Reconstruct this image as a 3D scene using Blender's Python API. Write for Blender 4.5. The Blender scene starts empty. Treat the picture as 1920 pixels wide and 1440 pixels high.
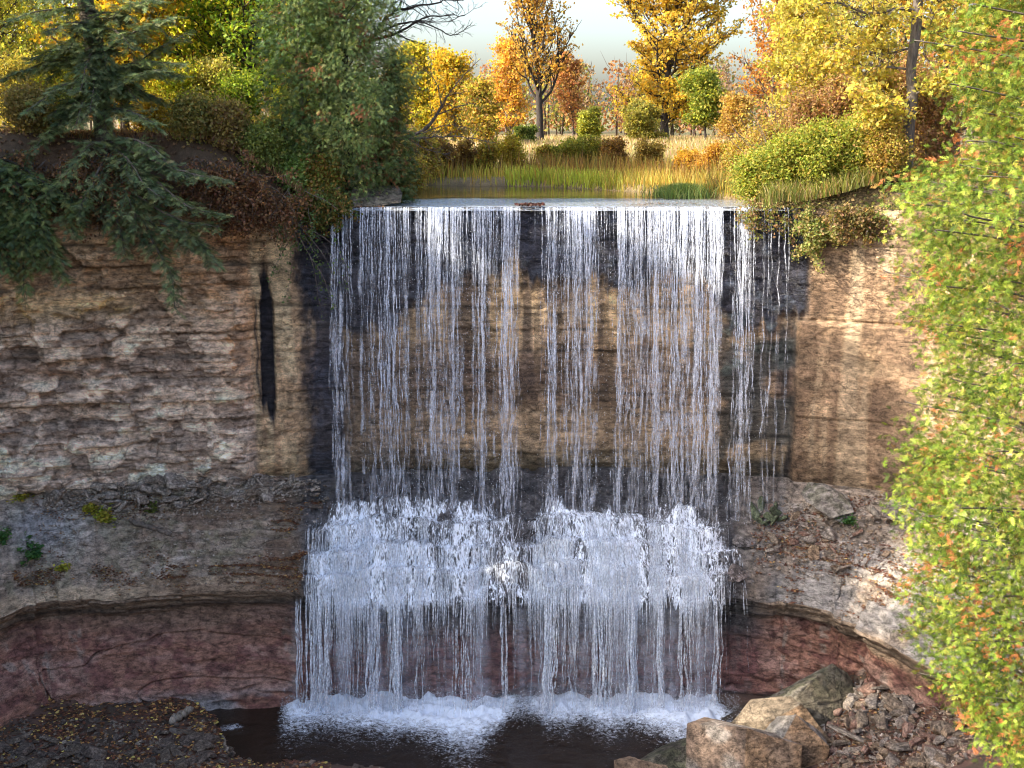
import bpy, math, random
import numpy as np
R = math.radians
random.seed(7)
rng = np.random.default_rng(11)
scene = bpy.context.scene
col = scene.collection
# ------------------------------------------------------------------ camera
F_PX, PITCH, ZC = 2318.0, R(11.8), 2.2
cp, sp_ = math.cos(PITCH), math.sin(PITCH)
cam_d = bpy.data.cameras.new('camera'); cam = bpy.data.objects.new('camera', cam_d); col.objects.link(cam)
cam.location = (0, 0, ZC); cam.rotation_euler = (R(90)-PITCH, 0, 0)
cam_d.sensor_width = 36; cam_d.lens = F_PX/1920*36; cam_d.clip_start = .3; cam_d.clip_end = 3000
scene.camera = cam
def P(px, py, Y):                      # a point of the place at distance Y, seen at px, py of the photograph
    u = (px-960)/F_PX; v = (720-py)/F_PX
    d = np.array([u, cp+v*sp_, -sp_+v*cp]); d = d*(Y/d[1])
    return np.array([d[0], Y, ZC+d[2]])
def wx(px): return (px-960)/66.8       # x on the falls wall (Y about 35)
# ------------------------------------------------------------------ numeric noise
def _h(ix, iy, iz, seed):
    with np.errstate(over='ignore'):
        n = (ix.astype(np.int64)*374761393 + iy.astype(np.int64)*668265263 + iz.astype(np.int64)*2147483647 + seed*974634777) & 0xffffffff
        n = ((n ^ (n >> 13))*1274126177) & 0xffffffff
        n = ((n ^ (n >> 16))*2246822519) & 0xffffffff
        n = (n ^ (n >> 15))
    return (n & 0xffffff)/float(0xffffff)
def hsh(a, b=0, c=0, seed=0):
    a, b, c = np.broadcast_arrays(np.floor(a), np.floor(b), np.floor(c))
    return _h(a, b, c, seed)
def vn(x, y=0., z=0., seed=0):
    x, y, z = np.broadcast_arrays(np.asarray(x, float), np.asarray(y, float), np.asarray(z, float))
    ix, iy, iz = np.floor(x), np.floor(y), np.floor(z)
    fx, fy, fz = x-ix, y-iy, z-iz
    fx = fx*fx*(3-2*fx); fy = fy*fy*(3-2*fy); fz = fz*fz*(3-2*fz)
    r = 0
    for a in (0, 1):
        for b in (0, 1):
            for c in (0, 1):
                w = (fx if a else 1-fx)*(fy if b else 1-fy)*(fz if c else 1-fz)
                r = r + w*_h(ix+a, iy+b, iz+c, seed)
    return r
def fbm(x, y=0., z=0., o=4, seed=0):
    r = 0; a = .5; t = 0
    for k in range(o):
        r = r + a*vn(x*2**k, y*2**k if not np.isscalar(y) else y, z*2**k if not np.isscalar(z) else z, seed+k*17); t += a; a *= .5
    return r/t
def ss(a, b, x):
    t = np.clip((x-a)/(b-a), 0, 1); return t*t*(3-2*t)
def lerp(a, b, t): return a+(b-a)*t
def mixc(a, b, t): return a*(1-t[..., None])+np.asarray(b, float)*t[..., None]
# ------------------------------------------------------------------ objects
def mk(name, V, F, mat, parent=None, attrs=None, smooth=False, origin=None):
    V = np.asarray(V, np.float32)
    if origin is not None: V = V-np.asarray(origin, np.float32)
    F = np.asarray(F, np.int32); n, k = F.shape
    me = bpy.data.meshes.new(name)
    me.vertices.add(len(V)); me.vertices.foreach_set('co', V.ravel())
    me.loops.add(n*k); me.loops.foreach_set('vertex_index', F.ravel())
    me.polygons.add(n); me.polygons.foreach_set('loop_start', np.arange(0, n*k, k, dtype=np.int32))
    me.polygons.foreach_set('use_smooth', np.full(n, smooth, bool))
    for an, av in (attrs or {}).items():
        av = np.asarray(av, np.float32)
        if av.ndim == 2:
            if av.shape[1] == 3: av = np.concatenate([av, np.ones((len(av), 1), np.float32)], 1)
            at = me.attributes.new(an, 'FLOAT_COLOR', 'POINT'); at.data.foreach_set('color', av.ravel())
        else:
            at = me.attributes.new(an, 'FLOAT', 'POINT'); at.data.foreach_set('value', av.ravel())
    me.update(calc_edges=True)
    if mat: me.materials.append(mat)
    o = bpy.data.objects.new(name, me); col.objects.link(o)
    if parent is not None: o.parent = parent
    if origin is not None and parent is None: o.location = origin
    return o
def tag(o, label=None, cat=None, group=None, kind=None):
    if label: o['label'] = label
    if cat: o['category'] = cat
    if group: o['group'] = group
    if kind: o['kind'] = kind
    return o
def empty(name, loc, label, cat, group=None, rz=0):
    o = bpy.data.objects.new(name, None); col.objects.link(o); o.location = tuple(float(v) for v in loc); o.rotation_euler = (0, 0, rz)
    return tag(o, label, cat, group)
def copy_tree(o, loc, rz=0, s=1, label=None):
    c = o.copy(); col.objects.link(c); c.location = tuple(float(v) for v in loc); c.rotation_euler = (0, 0, rz); c.scale = (s, s, s)
    if label: c['label'] = label
    for ch in list(o.children):
        d = ch.copy(); col.objects.link(d); d.parent = c
    return c
# ------------------------------------------------------------------ materials
class NT:
    def __init__(s, name):
        s.m = bpy.data.materials.new(name); s.m.use_nodes = True; s.t = s.m.node_tree; s.t.nodes.clear()
        s.out = s.t.nodes.new('ShaderNodeOutputMaterial')
    def n(s, typ, ins=None, **kw):
        nd = s.t.nodes.new(typ)
        for k, v in kw.items(): setattr(nd, k, v)
        for k, v in (ins or {}).items():
            if isinstance(v, tuple) and len(v) == 2 and hasattr(v[0], 'outputs'): s.t.links.new(v[0].outputs[v[1]], nd.inputs[k])
            elif hasattr(v, 'outputs'): s.t.links.new(v.outputs[0], nd.inputs[k])
            else: nd.inputs[k].default_value = v
        return nd
    def math(s, op, a, b=0., clamp=False): return s.n('ShaderNodeMath', {0: a, 1: b}, operation=op, use_clamp=clamp)
    def mul(s, c, f):                  # colour times a grey value
        return s.n('ShaderNodeVectorMath', {0: c, 1: f}, operation='MULTIPLY')
    def attr(s, a): return s.n('ShaderNodeAttribute', attribute_name=a)
    def noise(s, scale, detail=4, rough=.6, vec=None, dist=0):
        i = {'Scale': scale, 'Detail': detail, 'Roughness': rough, 'Distortion': dist}
        if vec is not None: i['Vector'] = vec
        return s.n('ShaderNodeTexNoise', i)
    def mapping(s, scale, src='Object'):
        tc = s.n('ShaderNodeTexCoord'); return s.n('ShaderNodeMapping', {'Vector': (tc, src), 'Scale': scale})
    def ramp(s, fac, a, b, lo, hi):
        return s.n('ShaderNodeMapRange', {'Value': fac, 'From Min': a, 'From Max': b, 'To Min': lo, 'To Max': hi})
    def surf(s, nd, o=0): s.t.links.new(nd.outputs[o], s.out.inputs['Surface']); return s.m

def rock_mat(name, attr=True, base=(.2, .17, .13, 1), sc=1., bump=.9, aniso=(1, 1, 1.7), crk=4.5):
    t = NT(name); mp = t.mapping((sc*aniso[0], sc*aniso[1], sc*aniso[2]))
    n1 = t.noise(5, 8, .7, mp); n2 = t.noise(34, 5, .7, mp); n3 = t.noise(1.3, 4, .6, mp)
    f = t.math('ADD', t.ramp(n1, .38, .62, .5, 1.5), t.ramp(n2, .38, .62, -.36, .36))
    f = t.math('MULTIPLY', f, t.ramp(n3, .35, .65, .8, 1.2))
    mc = t.mapping((1.1, 1.1, crk)); nc = t.noise(1.7, 5, .62, mc, .5); nd = t.noise(.9, 3, .6)
    cr = t.math('ABSOLUTE', t.math('SUBTRACT', nc, .5)); cr = t.ramp(cr, 0., .018, 0., 1.)
    cr = t.math('MAXIMUM', cr, t.ramp(nd, .45, .6, 0, 1), True)
    wv_ = t.n('ShaderNodeVectorMath', {0: t.mapping((1.1, 1.1, 2.6)), 1: t.mul((t.noise(2.2, 4, .6), 'Color'), (.55, .55, .55))}, operation='ADD')
    vo = t.n('ShaderNodeTexVoronoi', {'Vector': wv_, 'Scale': 1.7}, feature='DISTANCE_TO_EDGE'); nm = t.noise(1.1, 3, .6, t.mapping((1, 1, 1.5)))
    vc = t.math('MAXIMUM', t.ramp((vo, 'Distance'), 0, .028, 0, 1), t.ramp(nm, .46, .56, 0, 1), True); cr = t.math('MULTIPLY', cr, t.ramp(vc, 0, 1, .25, 1))
    n5 = t.noise(2.6, 6, .75, t.mapping((1.4, 1.4, crk*1.6)))
    f = t.math('MULTIPLY', f, t.math('MULTIPLY', t.ramp(cr, 0, 1, .36, 1), t.ramp(n5, .38, .58, .84, 1.08)))
    if attr: c = t.attr('Col'); cc = (c, 'Color'); w = t.attr('wet'); wf = (w, 'Fac')
    else: cc = base; wf = 0.
    colr = t.mul(cc, f)
    hgt = t.math('ADD', t.math('ADD', n1, t.math('MULTIPLY', n2, .6)), t.math('ADD', t.math('MULTIPLY', cr, .35), t.math('MULTIPLY', n5, .5)))
    bp = t.n('ShaderNodeBump', {'Height': hgt, 'Strength': bump, 'Distance': .09})
    ro = t.ramp(wf, 0, 1, .88, .3)
    pr = t.n('ShaderNodeBsdfPrincipled', {'Base Color': colr, 'Roughness': ro, 'Normal': bp, 'IOR': 1.4})
    return t.surf(pr)
def leaf_mat(name, trans=.4, rough=.5, spec=.35):
    t = NT(name); c = t.attr('Col')
    pr = t.n('ShaderNodeBsdfPrincipled', {'Base Color': (c, 'Color'), 'Roughness': rough, 'Specular IOR Level': spec})
    tr = t.n('ShaderNodeBsdfTranslucent', {'Color': t.mul((c, 'Color'), (1.5, 1.45, .75))})
    return t.surf(t.n('ShaderNodeMixShader', {0: trans, 1: pr, 2: tr}))
def bark_mat(name, a, b):
    t = NT(name); mp = t.mapping((9, 9, 1.6)); n = t.noise(2.2, 7, .7, mp); n2 = t.noise(.6, 3, .6, mp)
    mx = t.n('ShaderNodeMix', {0: t.ramp(n, .35, .65, 0, 1), 6: a, 7: b}, data_type='RGBA')
    c = t.mul((mx, 2), t.ramp(n2, .3, .7, .7, 1.25))
    bp = t.n('ShaderNodeBump', {'Height': n, 'Strength': .8, 'Distance': .03})
    return t.surf(t.n('ShaderNodeBsdfPrincipled', {'Base Color': c, 'Roughness': .9, 'Normal': bp}))
M = {}
M['rock'] = rock_mat('layered_rock')
M['shale'] = rock_mat('red_shale', bump=.9, aniso=(1, 1, 2.0), crk=5.)
M['slab'] = rock_mat('slab_stone', attr=True, sc=1.4, bump=.7, aniso=(1, 1, 1.6), crk=2.)
M['boulder'] = rock_mat('boulder_stone', attr=True, sc=1.2, bump=1., aniso=(1, 1, 1.3), crk=1.5)
M['leaf'] = leaf_mat('autumn_leaf', .5, .6, .2)
M['needle'] = leaf_mat('evergreen_needle', .25, .6, .18)
M['cedar'] = leaf_mat('cedar_spray', .25, .6, .18)
M['grass'] = leaf_mat('grass_blade', .35, .6, .3)
M['litter'] = leaf_mat('dead_leaf', .1, .7, .3)
M['bark'] = bark_mat('grey_bark', (.05, .04, .032, 1), (.17, .14, .115, 1))
M['bark_pale'] = bark_mat('pale_bark', (.13, .105, .08, 1), (.36, .31, .25, 1))
M['bark_dark'] = bark_mat('dark_bark', (.011, .009, .008, 1), (.042, .03, .024, 1))
M['twig'] = bark_mat('twig_bark', (.06, .045, .04, 1), (.2, .16, .14, 1))
def soil():
    t = NT('ground_soil'); mp = t.mapping((1, 1, 1)); c = t.attr('Col')
    n = t.noise(3, 8, .75, mp); n2 = t.noise(28, 4, .7, mp)
    f = t.math('ADD', t.ramp(n, .3, .7, .6, 1.3), t.ramp(n2, .3, .7, -.3, .3))
    bp = t.n('ShaderNodeBump', {'Height': t.math('ADD', n, n2), 'Strength': .8, 'Distance': .05})
    return t.surf(t.n('ShaderNodeBsdfPrincipled', {'Base Color': t.mul((c, 'Color'), f), 'Roughness': .95, 'Normal': bp}))
M['soil'] = soil()
def river():
    t = NT('river_water'); mp = t.mapping((1, 2.6, 1)); n = t.noise(1.6, 4, .55, mp); n2 = t.noise(8, 3, .6, mp); rf = t.attr('riffle')
    h = t.math('ADD', t.math('MULTIPLY', n, .10), t.math('MULTIPLY', n2, t.ramp((rf, 'Fac'), 0, 1, .012, .4)))
    bp = t.n('ShaderNodeBump', {'Height': h, 'Strength': .9, 'Distance': .06})
    fm = t.n('ShaderNodeMix', {0: t.math('MULTIPLY', (rf, 'Fac'), t.ramp(n2, .42, .58, .08, .75), True), 6: (.085, .058, .02, 1), 7: (.4, .47, .58, 1)}, data_type='RGBA')
    return t.surf(t.n('ShaderNodeBsdfPrincipled', {'Base Color': (fm, 2), 'Roughness': .07, 'IOR': 1.33, 'Normal': bp}))
M['river'] = river()
def pool():
    t = NT('pool_water'); mp = t.mapping((1, 1.4, 1)); n = t.noise(2.2, 5, .6, mp); n2 = t.noise(9, 7, .75, mp, .6); n3 = t.noise(34, 4, .7, mp); fo = t.attr('foam')
    th = t.math('SUBTRACT', 1.02, (fo, 'Fac'))
    nn = t.math('ADD', t.math('MULTIPLY', n2, .65), t.math('MULTIPLY', n3, .35))
    d = t.math('SUBTRACT', nn, t.ramp((fo, 'Fac'), 0, 1, .70, .24))
    k = t.ramp(d, -.02, .16, 0, 1)
    fm = t.n('ShaderNodeMix', {0: k, 6: (.022, .014, .009, 1), 7: (.78, .85, .95, 1)}, data_type='RGBA')
    bp = t.n('ShaderNodeBump', {'Height': t.math('ADD', n, nn), 'Strength': .7, 'Distance': .06})
    return t.surf(t.n('ShaderNodeBsdfPrincipled', {'Base Color': (fm, 2), 'Roughness': t.ramp(k, 0, 1, .1, .8), 'IOR': 1.33, 'Normal': bp}))
M['pool'] = pool()
def white_water(name, tint, fs, gain):
    # op = how much water is in the strand; tl = metres along the strand, sd = its own number
    t = NT(name); op = t.attr('op'); tl = t.attr('tl'); sd = t.attr('sd')
    v = t.n('ShaderNodeCombineXYZ', {0: t.math('MULTIPLY', (sd, 'Fac'), 37.), 1: t.math('MULTIPLY', (tl, 'Fac'), fs), 2: 0.})
    n = t.noise(1., 3, .65, v); g = t.n('ShaderNodeNewGeometry')
    mp = t.n('ShaderNodeMapping', {'Vector': (g, 'Position'), 'Scale': (44, 44, 11)}); n2 = t.noise(1., 3, .65, mp)
    a = t.math('MULTIPLY', t.ramp(n, .38, .64, .05, 1.75), t.ramp(n2, .40, .62, .15, 1.7))
    a = t.math('MULTIPLY', a, t.math('MULTIPLY', (op, 'Fac'), gain), True)
    pr = t.n('ShaderNodeBsdfPrincipled', {'Base Color': tint, 'Roughness': .25, 'IOR': 1.33})
    tr = t.n('ShaderNodeBsdfTranslucent', {'Color': tint})
    mx = t.n('ShaderNodeMixShader', {0: .35, 1: pr, 2: tr})
    return t.surf(t.n('ShaderNodeMixShader', {0: a, 1: t.n('ShaderNodeBsdfTransparent'), 2: mx}))
M['fall'] = white_water('falling_water', (.84, .89, 1., 1), 2.6, .68)
M['cascade'] = white_water('cascade_water', (.90, .94, 1., 1), 2.2, 1.05)
def sheet_water():
    t = NT('foaming_sheet'); op = t.attr('op'); fl = t.attr('fl'); ac = t.attr('ac')
    v = t.n('ShaderNodeCombineXYZ', {0: t.math('MULTIPLY', (ac, 'Fac'), 11.), 1: t.math('MULTIPLY', (fl, 'Fac'), 3.2), 2: 0.})
    n = t.noise(1., 5, .7, v, 1.2)
    v2 = t.n('ShaderNodeCombineXYZ', {0: t.math('MULTIPLY', (ac, 'Fac'), 34.), 1: t.math('MULTIPLY', (fl, 'Fac'), 10.), 2: 0.})
    n2 = t.noise(1., 4, .7, v2, .8)
    nn = t.math('ADD', t.math('MULTIPLY', n, .6), t.math('MULTIPLY', n2, .4))
    a = t.math('MULTIPLY', t.ramp(t.math('SUBTRACT', nn, t.ramp((op, 'Fac'), 0, 1, .68, .38)), -.02, .07, 0, 1), t.ramp((op, 'Fac'), 0, .25, 0, 1), True)
    bp = t.n('ShaderNodeBump', {'Height': nn, 'Strength': .6, 'Distance': .06})
    pr = t.n('ShaderNodeBsdfPrincipled', {'Base Color': (.86, .91, 1., 1), 'Roughness': .5, 'IOR': 1.33, 'Normal': bp})
    return t.surf(t.n('ShaderNodeMixShader', {0: a, 1: t.n('ShaderNodeBsdfTransparent'), 2: pr}))
M['sheet'] = sheet_water()
# ------------------------------------------------------------------ the gorge: plan curve of the rim, walls, ledge, red shale
KX = np.array([[-30,-14],[-26,0],[-22,12],[-18.6,22],[-16.2,29],[-14.6,32.4],[-12.6,33.6],[-10,34.2],[-7.8,34.55],[-6.2,34.95],[-4.5,35],[0,35],[5,35],[7.6,34.85],[9.2,34.4],[10.8,33.6],[12.6,31.6],[14.6,27.5],[17,19],[20,8],[24,-12]], float)
def catmull(K, n=60):
    out = []
    Kp = np.vstack([2*K[0]-K[1], K, 2*K[-1]-K[-2]])
    for i in range(1, len(Kp)-2):
        t = np.linspace(0, 1, n, endpoint=False)[:, None]
        a, b, c, d = Kp[i-1], Kp[i], Kp[i+1], Kp[i+2]
        out.append(.5*((2*b)+(c-a)*t+(2*a-5*b+4*c-d)*t**2+(3*b-a-3*c+d)*t**3))
    return np.vstack(out+[K[-1:]])
_cv = catmull(KX); _sl = np.concatenate([[0], np.cumsum(np.linalg.norm(np.diff(_cv, axis=0), axis=1))])
def plan(s): return np.stack([np.interp(s, _sl, _cv[:, 0]), np.interp(s, _sl, _cv[:, 1])], -1)
s_of_x = lambda x: np.interp(x, _cv[:, 0], _sl)
# sample positions along the rim: fine where the photograph looks, coarse beyond it
SA, SB = s_of_x(-15.3), s_of_x(14.2)
S = np.concatenate([np.linspace(0, SA, 90, endpoint=False), np.linspace(SA, SB, int((SB-SA)/.036), endpoint=False), np.linspace(SB, _sl[-1], 90)])
C = plan(S); T = np.gradient(C, axis=0)
for _ in range(30): T[1:-1] = (T[:-2]+T[1:-1]+T[2:])/3
T /= np.linalg.norm(T, axis=1)[:, None]
N = np.stack([T[:, 1], -T[:, 0]], -1)                 # towards the gorge
X = C[:, 0]
ZT, ZB, ZE, ZF = -.04, -7.9, -10.5, -14.3
EX = [-40,-16,-14,-9.5,-7.6,-6.2,-5,0,4,6.5,8,10,12,14,40]
DE = np.interp(X, EX, [1.7,1.7,1.75,1.95,2.15,2.9,3.1,3.05,3.0,2.9,3.2,3.5,4.0,4.3,4.4])
DB = np.interp(X, EX, [3.2,3.2,3.2,3.2,3.2,3.4,3.1,3.0,3.0,3.1,3.2,3.2,3.4,3.6,3.6])
nS = len(S)
def smear(x, z, fx, fz, o=4, seed=0): return fbm(x*fx, z*fz, 3.3, o, seed)
# --- upper wall
zu = np.linspace(ZT, ZB, 226)
XX, ZZ = np.meshgrid(X, zu)                            # rows: z
def strat(x, z, th, bw, seed):
    zz = z/th + .9*fbm(x*.12, z*.4, seed*1.7, 3, seed)+.25*fbm(x*1.1, z*.7, 1.1, 3, seed+5); li = np.floor(zz); fr = zz-li
    k = x/bw+hsh(li, 3, seed)*9+.9*fbm(x*1.3/bw, z*1.2, 7.7, 3, seed+3); b = np.floor(k); fb = k-b
    v = hsh(li, b, seed+9); crack = np.exp(-(np.minimum(fr, 1-fr)/.10)**2)
    vb = np.exp(-(np.minimum(fb, 1-fb)/.035)**2)*(hsh(li, b, seed+2) > .6)
    e = ss(0, .16, fr)
    return v-.5, crack, e, vb
L = ss(-7.25, -7.75, XX)                               # the rough limestone on the left
RR = ss(8.0, 8.25, XX+.25*(ZZ > -3.2)*-1)              # the smooth buff wall on the right
FW = (1-L)*(1-RR)
a1, c1, e1, b1 = strat(XX, ZZ, .62, 1.9, 1); a2, c2, e2, b2 = strat(XX, ZZ, .21, .8, 2); a3, c3, e3, b3 = strat(XX, ZZ, .085, .5, 3)
a4, c4, e4, b4 = strat(XX, ZZ, 1.35, 2.6, 4)
low = ss(-4.6, -6.6, ZZ)                               # lower part of the left wall is smoother, eroded into scoops
scoop = fbm(XX*.75, ZZ*.85, 2.2, 4, 31)
rg = ss(.42, .58, fbm(XX*.5, ZZ*.9, 6, 3, 39))
D = L*((1-low)*(.42*a1+.26*a2*rg+.09*a3*(1-.6*rg)-.07*c1*rg-.03*c2*(1-rg))+low*(.24*a1+.20*a2*rg+.03*a3+.62*(scoop-.5)-.02*c2*rg+.12*np.abs(fbm(XX*2, ZZ*2.2, 1, 4, 38)-.5))+.25*(fbm(XX*.5, ZZ*.5, 9, 4, 33)-.5))
D += (1-L)*(1-.85*RR)*(.07*a1+.05*a2+.012*a3-.035*c1*(a2 > -.2)+.16*(fbm(XX*.6, ZZ*.6, 4, 4, 34)-.5)+.05*(fbm(XX*4, ZZ*3, 4, 4, 35)-.5))
D += L*.28+RR*.26*ss(-3.15, -3.25, ZZ)+RR*.08
D += .16*L*ss(-11.35-.10*(ZZ+4), -11.5-.10*(ZZ+4), XX)*ss(-1.2, -1.6, ZZ)*ss(-4.6, -4.2, ZZ)     # step in the wall along a slanting joint
col_l = ss(-7.45, -7.3, XX)*ss(-6.1, -6.3, XX)         # buff pillar between the rough wall and the wet recess
cdist = np.abs(XX+6.98+.09*(fbm(ZZ*1.1, 0, 0, 3, 19)-.5))+.08*(fbm(XX*11, ZZ*1.2, 0, 4, 20)-.5)+.05*(fbm(XX*20, ZZ*14, 0, 3, 22)-.5)
crev = ss(.20, .15, cdist+.07*ss(-2.8, -2.2, ZZ))*ss(-1.3, -2.3, ZZ+.9*(fbm(XX*9, 3, 0, 3, 21)-.5))*ss(-6.2, -5.5, ZZ+1.1*(fbm(XX*9, 7, 0, 3, 23)-.5))
D += .10*col_l-.22*crev-.12*np.exp(-((XX+7.28)/.07)**2)*ss(-2.2, -2.8, ZZ)*ss(-6, -5.6, ZZ)
xrc = XX+.7*(fbm(XX*3.5, ZZ*.55, 2, 4, 24)-.5)+.25*(fbm(XX*9, ZZ*6, 2, 3, 25)-.5)
rec = ss(-6.15, -5.75, xrc)*ss(-4.65, -5.0, XX)
D -= .22*rec
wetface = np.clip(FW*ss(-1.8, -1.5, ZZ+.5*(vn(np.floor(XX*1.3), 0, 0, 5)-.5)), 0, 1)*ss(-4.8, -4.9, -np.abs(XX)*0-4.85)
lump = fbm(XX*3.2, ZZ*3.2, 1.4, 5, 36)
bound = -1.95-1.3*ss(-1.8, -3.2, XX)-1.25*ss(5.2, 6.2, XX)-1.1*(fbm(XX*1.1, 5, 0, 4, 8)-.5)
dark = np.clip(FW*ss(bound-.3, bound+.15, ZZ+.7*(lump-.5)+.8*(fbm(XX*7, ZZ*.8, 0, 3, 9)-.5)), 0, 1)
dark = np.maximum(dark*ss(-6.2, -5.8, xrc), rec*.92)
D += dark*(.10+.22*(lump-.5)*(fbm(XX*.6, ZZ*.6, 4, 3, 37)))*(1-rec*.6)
D += .22*L*ss(-7.5, -7.9, ZZ)*0-.25*ss(-7.3, -7.9, ZZ)*(FW+RR*.5)*(.6+.8*vn(XX*.9, 0, 0, 4))
D -= .14*np.exp(-((ZZ+3.18)/.03)**2)*RR*(XX > 8)+.06*np.exp(-((ZZ+5.95+.1*(fbm(XX*1.2, 0, 0, 3, 2)-.5))/.03)**2)*RR
D -= (.07*np.exp(-((ZZ+.75)/.025)**2)+.07*np.exp(-((ZZ+1.05)/.02)**2))*RR
fk = fbm(XX*1.5+.6*fbm(XX*3, ZZ*3, 4, 3, 411), ZZ*2.3, 5, 5, 410); fk2 = fbm(XX*3.6, ZZ*5.5, 5, 4, 412)
flake = L*ss(.520, .532, fk+.10*(fk2-.5)); flake2 = L*ss(.545, .555, fk2)*(1-flake); pit = L*ss(.455, .440, fk+.06*(fk2-.5))
slabm = (1-L)*ss(.54, .55, fbm(XX*.7+.3*a1, ZZ*1.1, 2, 5, 413))
D += .055*flake+.03*flake2-.07*pit+.03*slabm
edge_f = ss(0, .25, ZT-ZZ)
D = D*edge_f+.02
PU = np.stack([C[:, 0][None]+N[:, 0][None]*D, C[:, 1][None]+N[:, 1][None]*D, ZZ], -1)
# colours of the upper wall: the stone's own colour and its stains
c = np.zeros(XX.shape+(3,)); c[:] = (.33, .225, .14)
n1 = smear(XX, ZZ, .9, 1.4, 5, 41); n2 = smear(XX, ZZ, 5, .35, 4, 42); n3 = smear(XX, ZZ, 3.4, 4.2, 5, 43); n4 = smear(XX, ZZ, .25, 3.2, 4, 44)
c = mixc(c, (.37, .27, .17), ss(.5, .65, n4)); c = mixc(c, (.17, .115, .075), ss(.52, .68, n1)*.7)
# left wall: ochre on top, grey-mauve limestone below, white crust low down
lw = L*ss(-1.9, -4.9, ZZ+1.8*(n1-.5)+.8*(n3-.5))
c = mixc(c, (.34, .265, .225), lw*.85)
c = mixc(c, (.46, .385, .33), L*ss(.50, .62, n3+.2*(n1-.5)+.05*low)*(.35+.5*low))
c = mixc(c, (.155, .115, .095), L*ss(.50, .40, n3+.1*(n1-.5))*.55)
c = mixc(c, (.56, .49, .44), L*ss(-5.2, -7.2, ZZ+.9*(n1-.5))*ss(.36, .5, smear(XX, ZZ, 1.3, 5, 4, 47))*.8)
c = mixc(c, (.50, .35, .13), L*ss(-2.3, -1.95, ZZ)*0+L*np.exp(-((ZZ+2.6+.25*(n1-.5))/.33)**2)*ss(-9.8, -11.2, XX)*.75)
c = mixc(c, (.42, .24, .12), ss(-8.9, -7.9, XX)*ss(-6.9, -7.3, XX)*ss(.4, .55, smear(XX, ZZ, 2.5, .5, 4, 48))*ss(-5.8, -4, ZZ)*.75)
c = mixc(c, (.42, .33, .21), col_l*ss(.40, .56, n2)*.7)
c = mixc(c, (.07, .05, .035), col_l*ss(.42, .32, n2)*ss(-6.2, -5.4, ZZ)*.6)
FC = FW*ss(-6.3, -5.9, xrc)
c = mixc(c, (.50, .415, .34), flake*ss(-1.2, -3.6, ZZ)*.6); c = mixc(c, (.46, .38, .31), flake2*.4); c = mixc(c, (.15, .115, .095), pit*.65)
c = mixc(c, (.40, .27, .16), L*ss(-3.4, -1.2, ZZ)*.45)
# falls wall and right wall: vertical streaks, brown and black
st = smear(XX, ZZ, 2.6, .16, 5, 45); st2 = smear(XX, ZZ, 7, .5, 4, 46)
c = mixc(c, (.52, .36, .20), FC*ss(.47, .6, st)*.8*ss(-4.4, -3.6, ZZ))
c = mixc(c, (.085, .06, .045), FC*ss(.5, .40, st)*.8*ss(-6.6, -5.2, ZZ))
c = mixc(c, (.11, .075, .06), FC*np.exp(-((ZZ+4.9+.5*(n1-.5))/.75)**2)*.72)
c = mixc(c, (.09, .065, .04), FC*ss(.53, .44, st2)*.45)
c = mixc(c, (.29, .21, .135), FC*ss(-5.5, -6.4, ZZ)*.7)
c = mixc(c, (.06, .058, .04), FC*ss(-6.7, -7.5, ZZ+.6*(st-.5))*.65)
c = mixc(c, (.39, .30, .205), RR*ss(.46, .6, st)*.8)
c = mixc(c, (.13, .07, .045), RR*ss(.50, .42, smear(XX, ZZ, 1.6, .22, 4, 49))*ss(-4.4, -2.6, ZZ)*.8)
c = mixc(c, (.13, .085, .06), RR*ss(.53, .40, st)*.6); c = mixc(c, (.09, .065, .045), RR*ss(.52, .42, n1)*ss(-4.6, -5.6, ZZ)*.4)
c = mixc(c, (.035, .03, .03), (ss(7.3, 7.7, XX)*ss(8.2, 8.05, XX))*ss(-3, -3.6, ZZ)*ss(.6, .45, st2)*.9)
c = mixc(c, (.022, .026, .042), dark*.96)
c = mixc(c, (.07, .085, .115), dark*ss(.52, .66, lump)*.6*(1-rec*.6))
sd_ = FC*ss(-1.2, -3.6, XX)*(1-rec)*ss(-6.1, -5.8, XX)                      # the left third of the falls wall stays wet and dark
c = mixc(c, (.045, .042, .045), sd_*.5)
c = mixc(c, (.04, .045, .045), FC*ss(5.6, 6.2, XX)*ss(-3.0, -3.8, ZZ)*ss(.42, .54, n1)*.85)
c = mixc(c, (.10, .16, .15), FC*np.exp(-(((XX-6.3)/1.1)**2+((ZZ+4.0)/1.0)**2))*ss(.5, .62, n3)*.45)
c = mixc(c, (.012, .013, .02), np.clip(crev*1.5, 0, 1)*.97)
c = c*(1+L[..., None]*np.array([.07, .02, -.02]))
c = c*(1-.22*RR)[..., None]*np.array([1.03, 1., .94])
c = mixc(c, (.02, .02, .025), np.exp(-((XX+7.27+.03*np.sin(ZZ*5))/.035)**2)*ss(-2.4, -3.0, ZZ)*ss(-6, -5.2, ZZ)*.9)
c = c*(.62+.76*fbm(XX*1.7, ZZ*2.6, 8, 5, 401))[..., None]
for cc_, th_, am in ((c1, 1, .5), (c2, 1, .35)): c *= (1-am*cc_*(1-.7*RR)*ss(.44, .58, fbm(XX*.8, ZZ*1.5, 3, 4, 402)))[..., None]
wet = np.clip(dark+rec+crev+FW*.45, 0, 1)
WU = np.clip(wet, 0, 1)
CU = c
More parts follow.
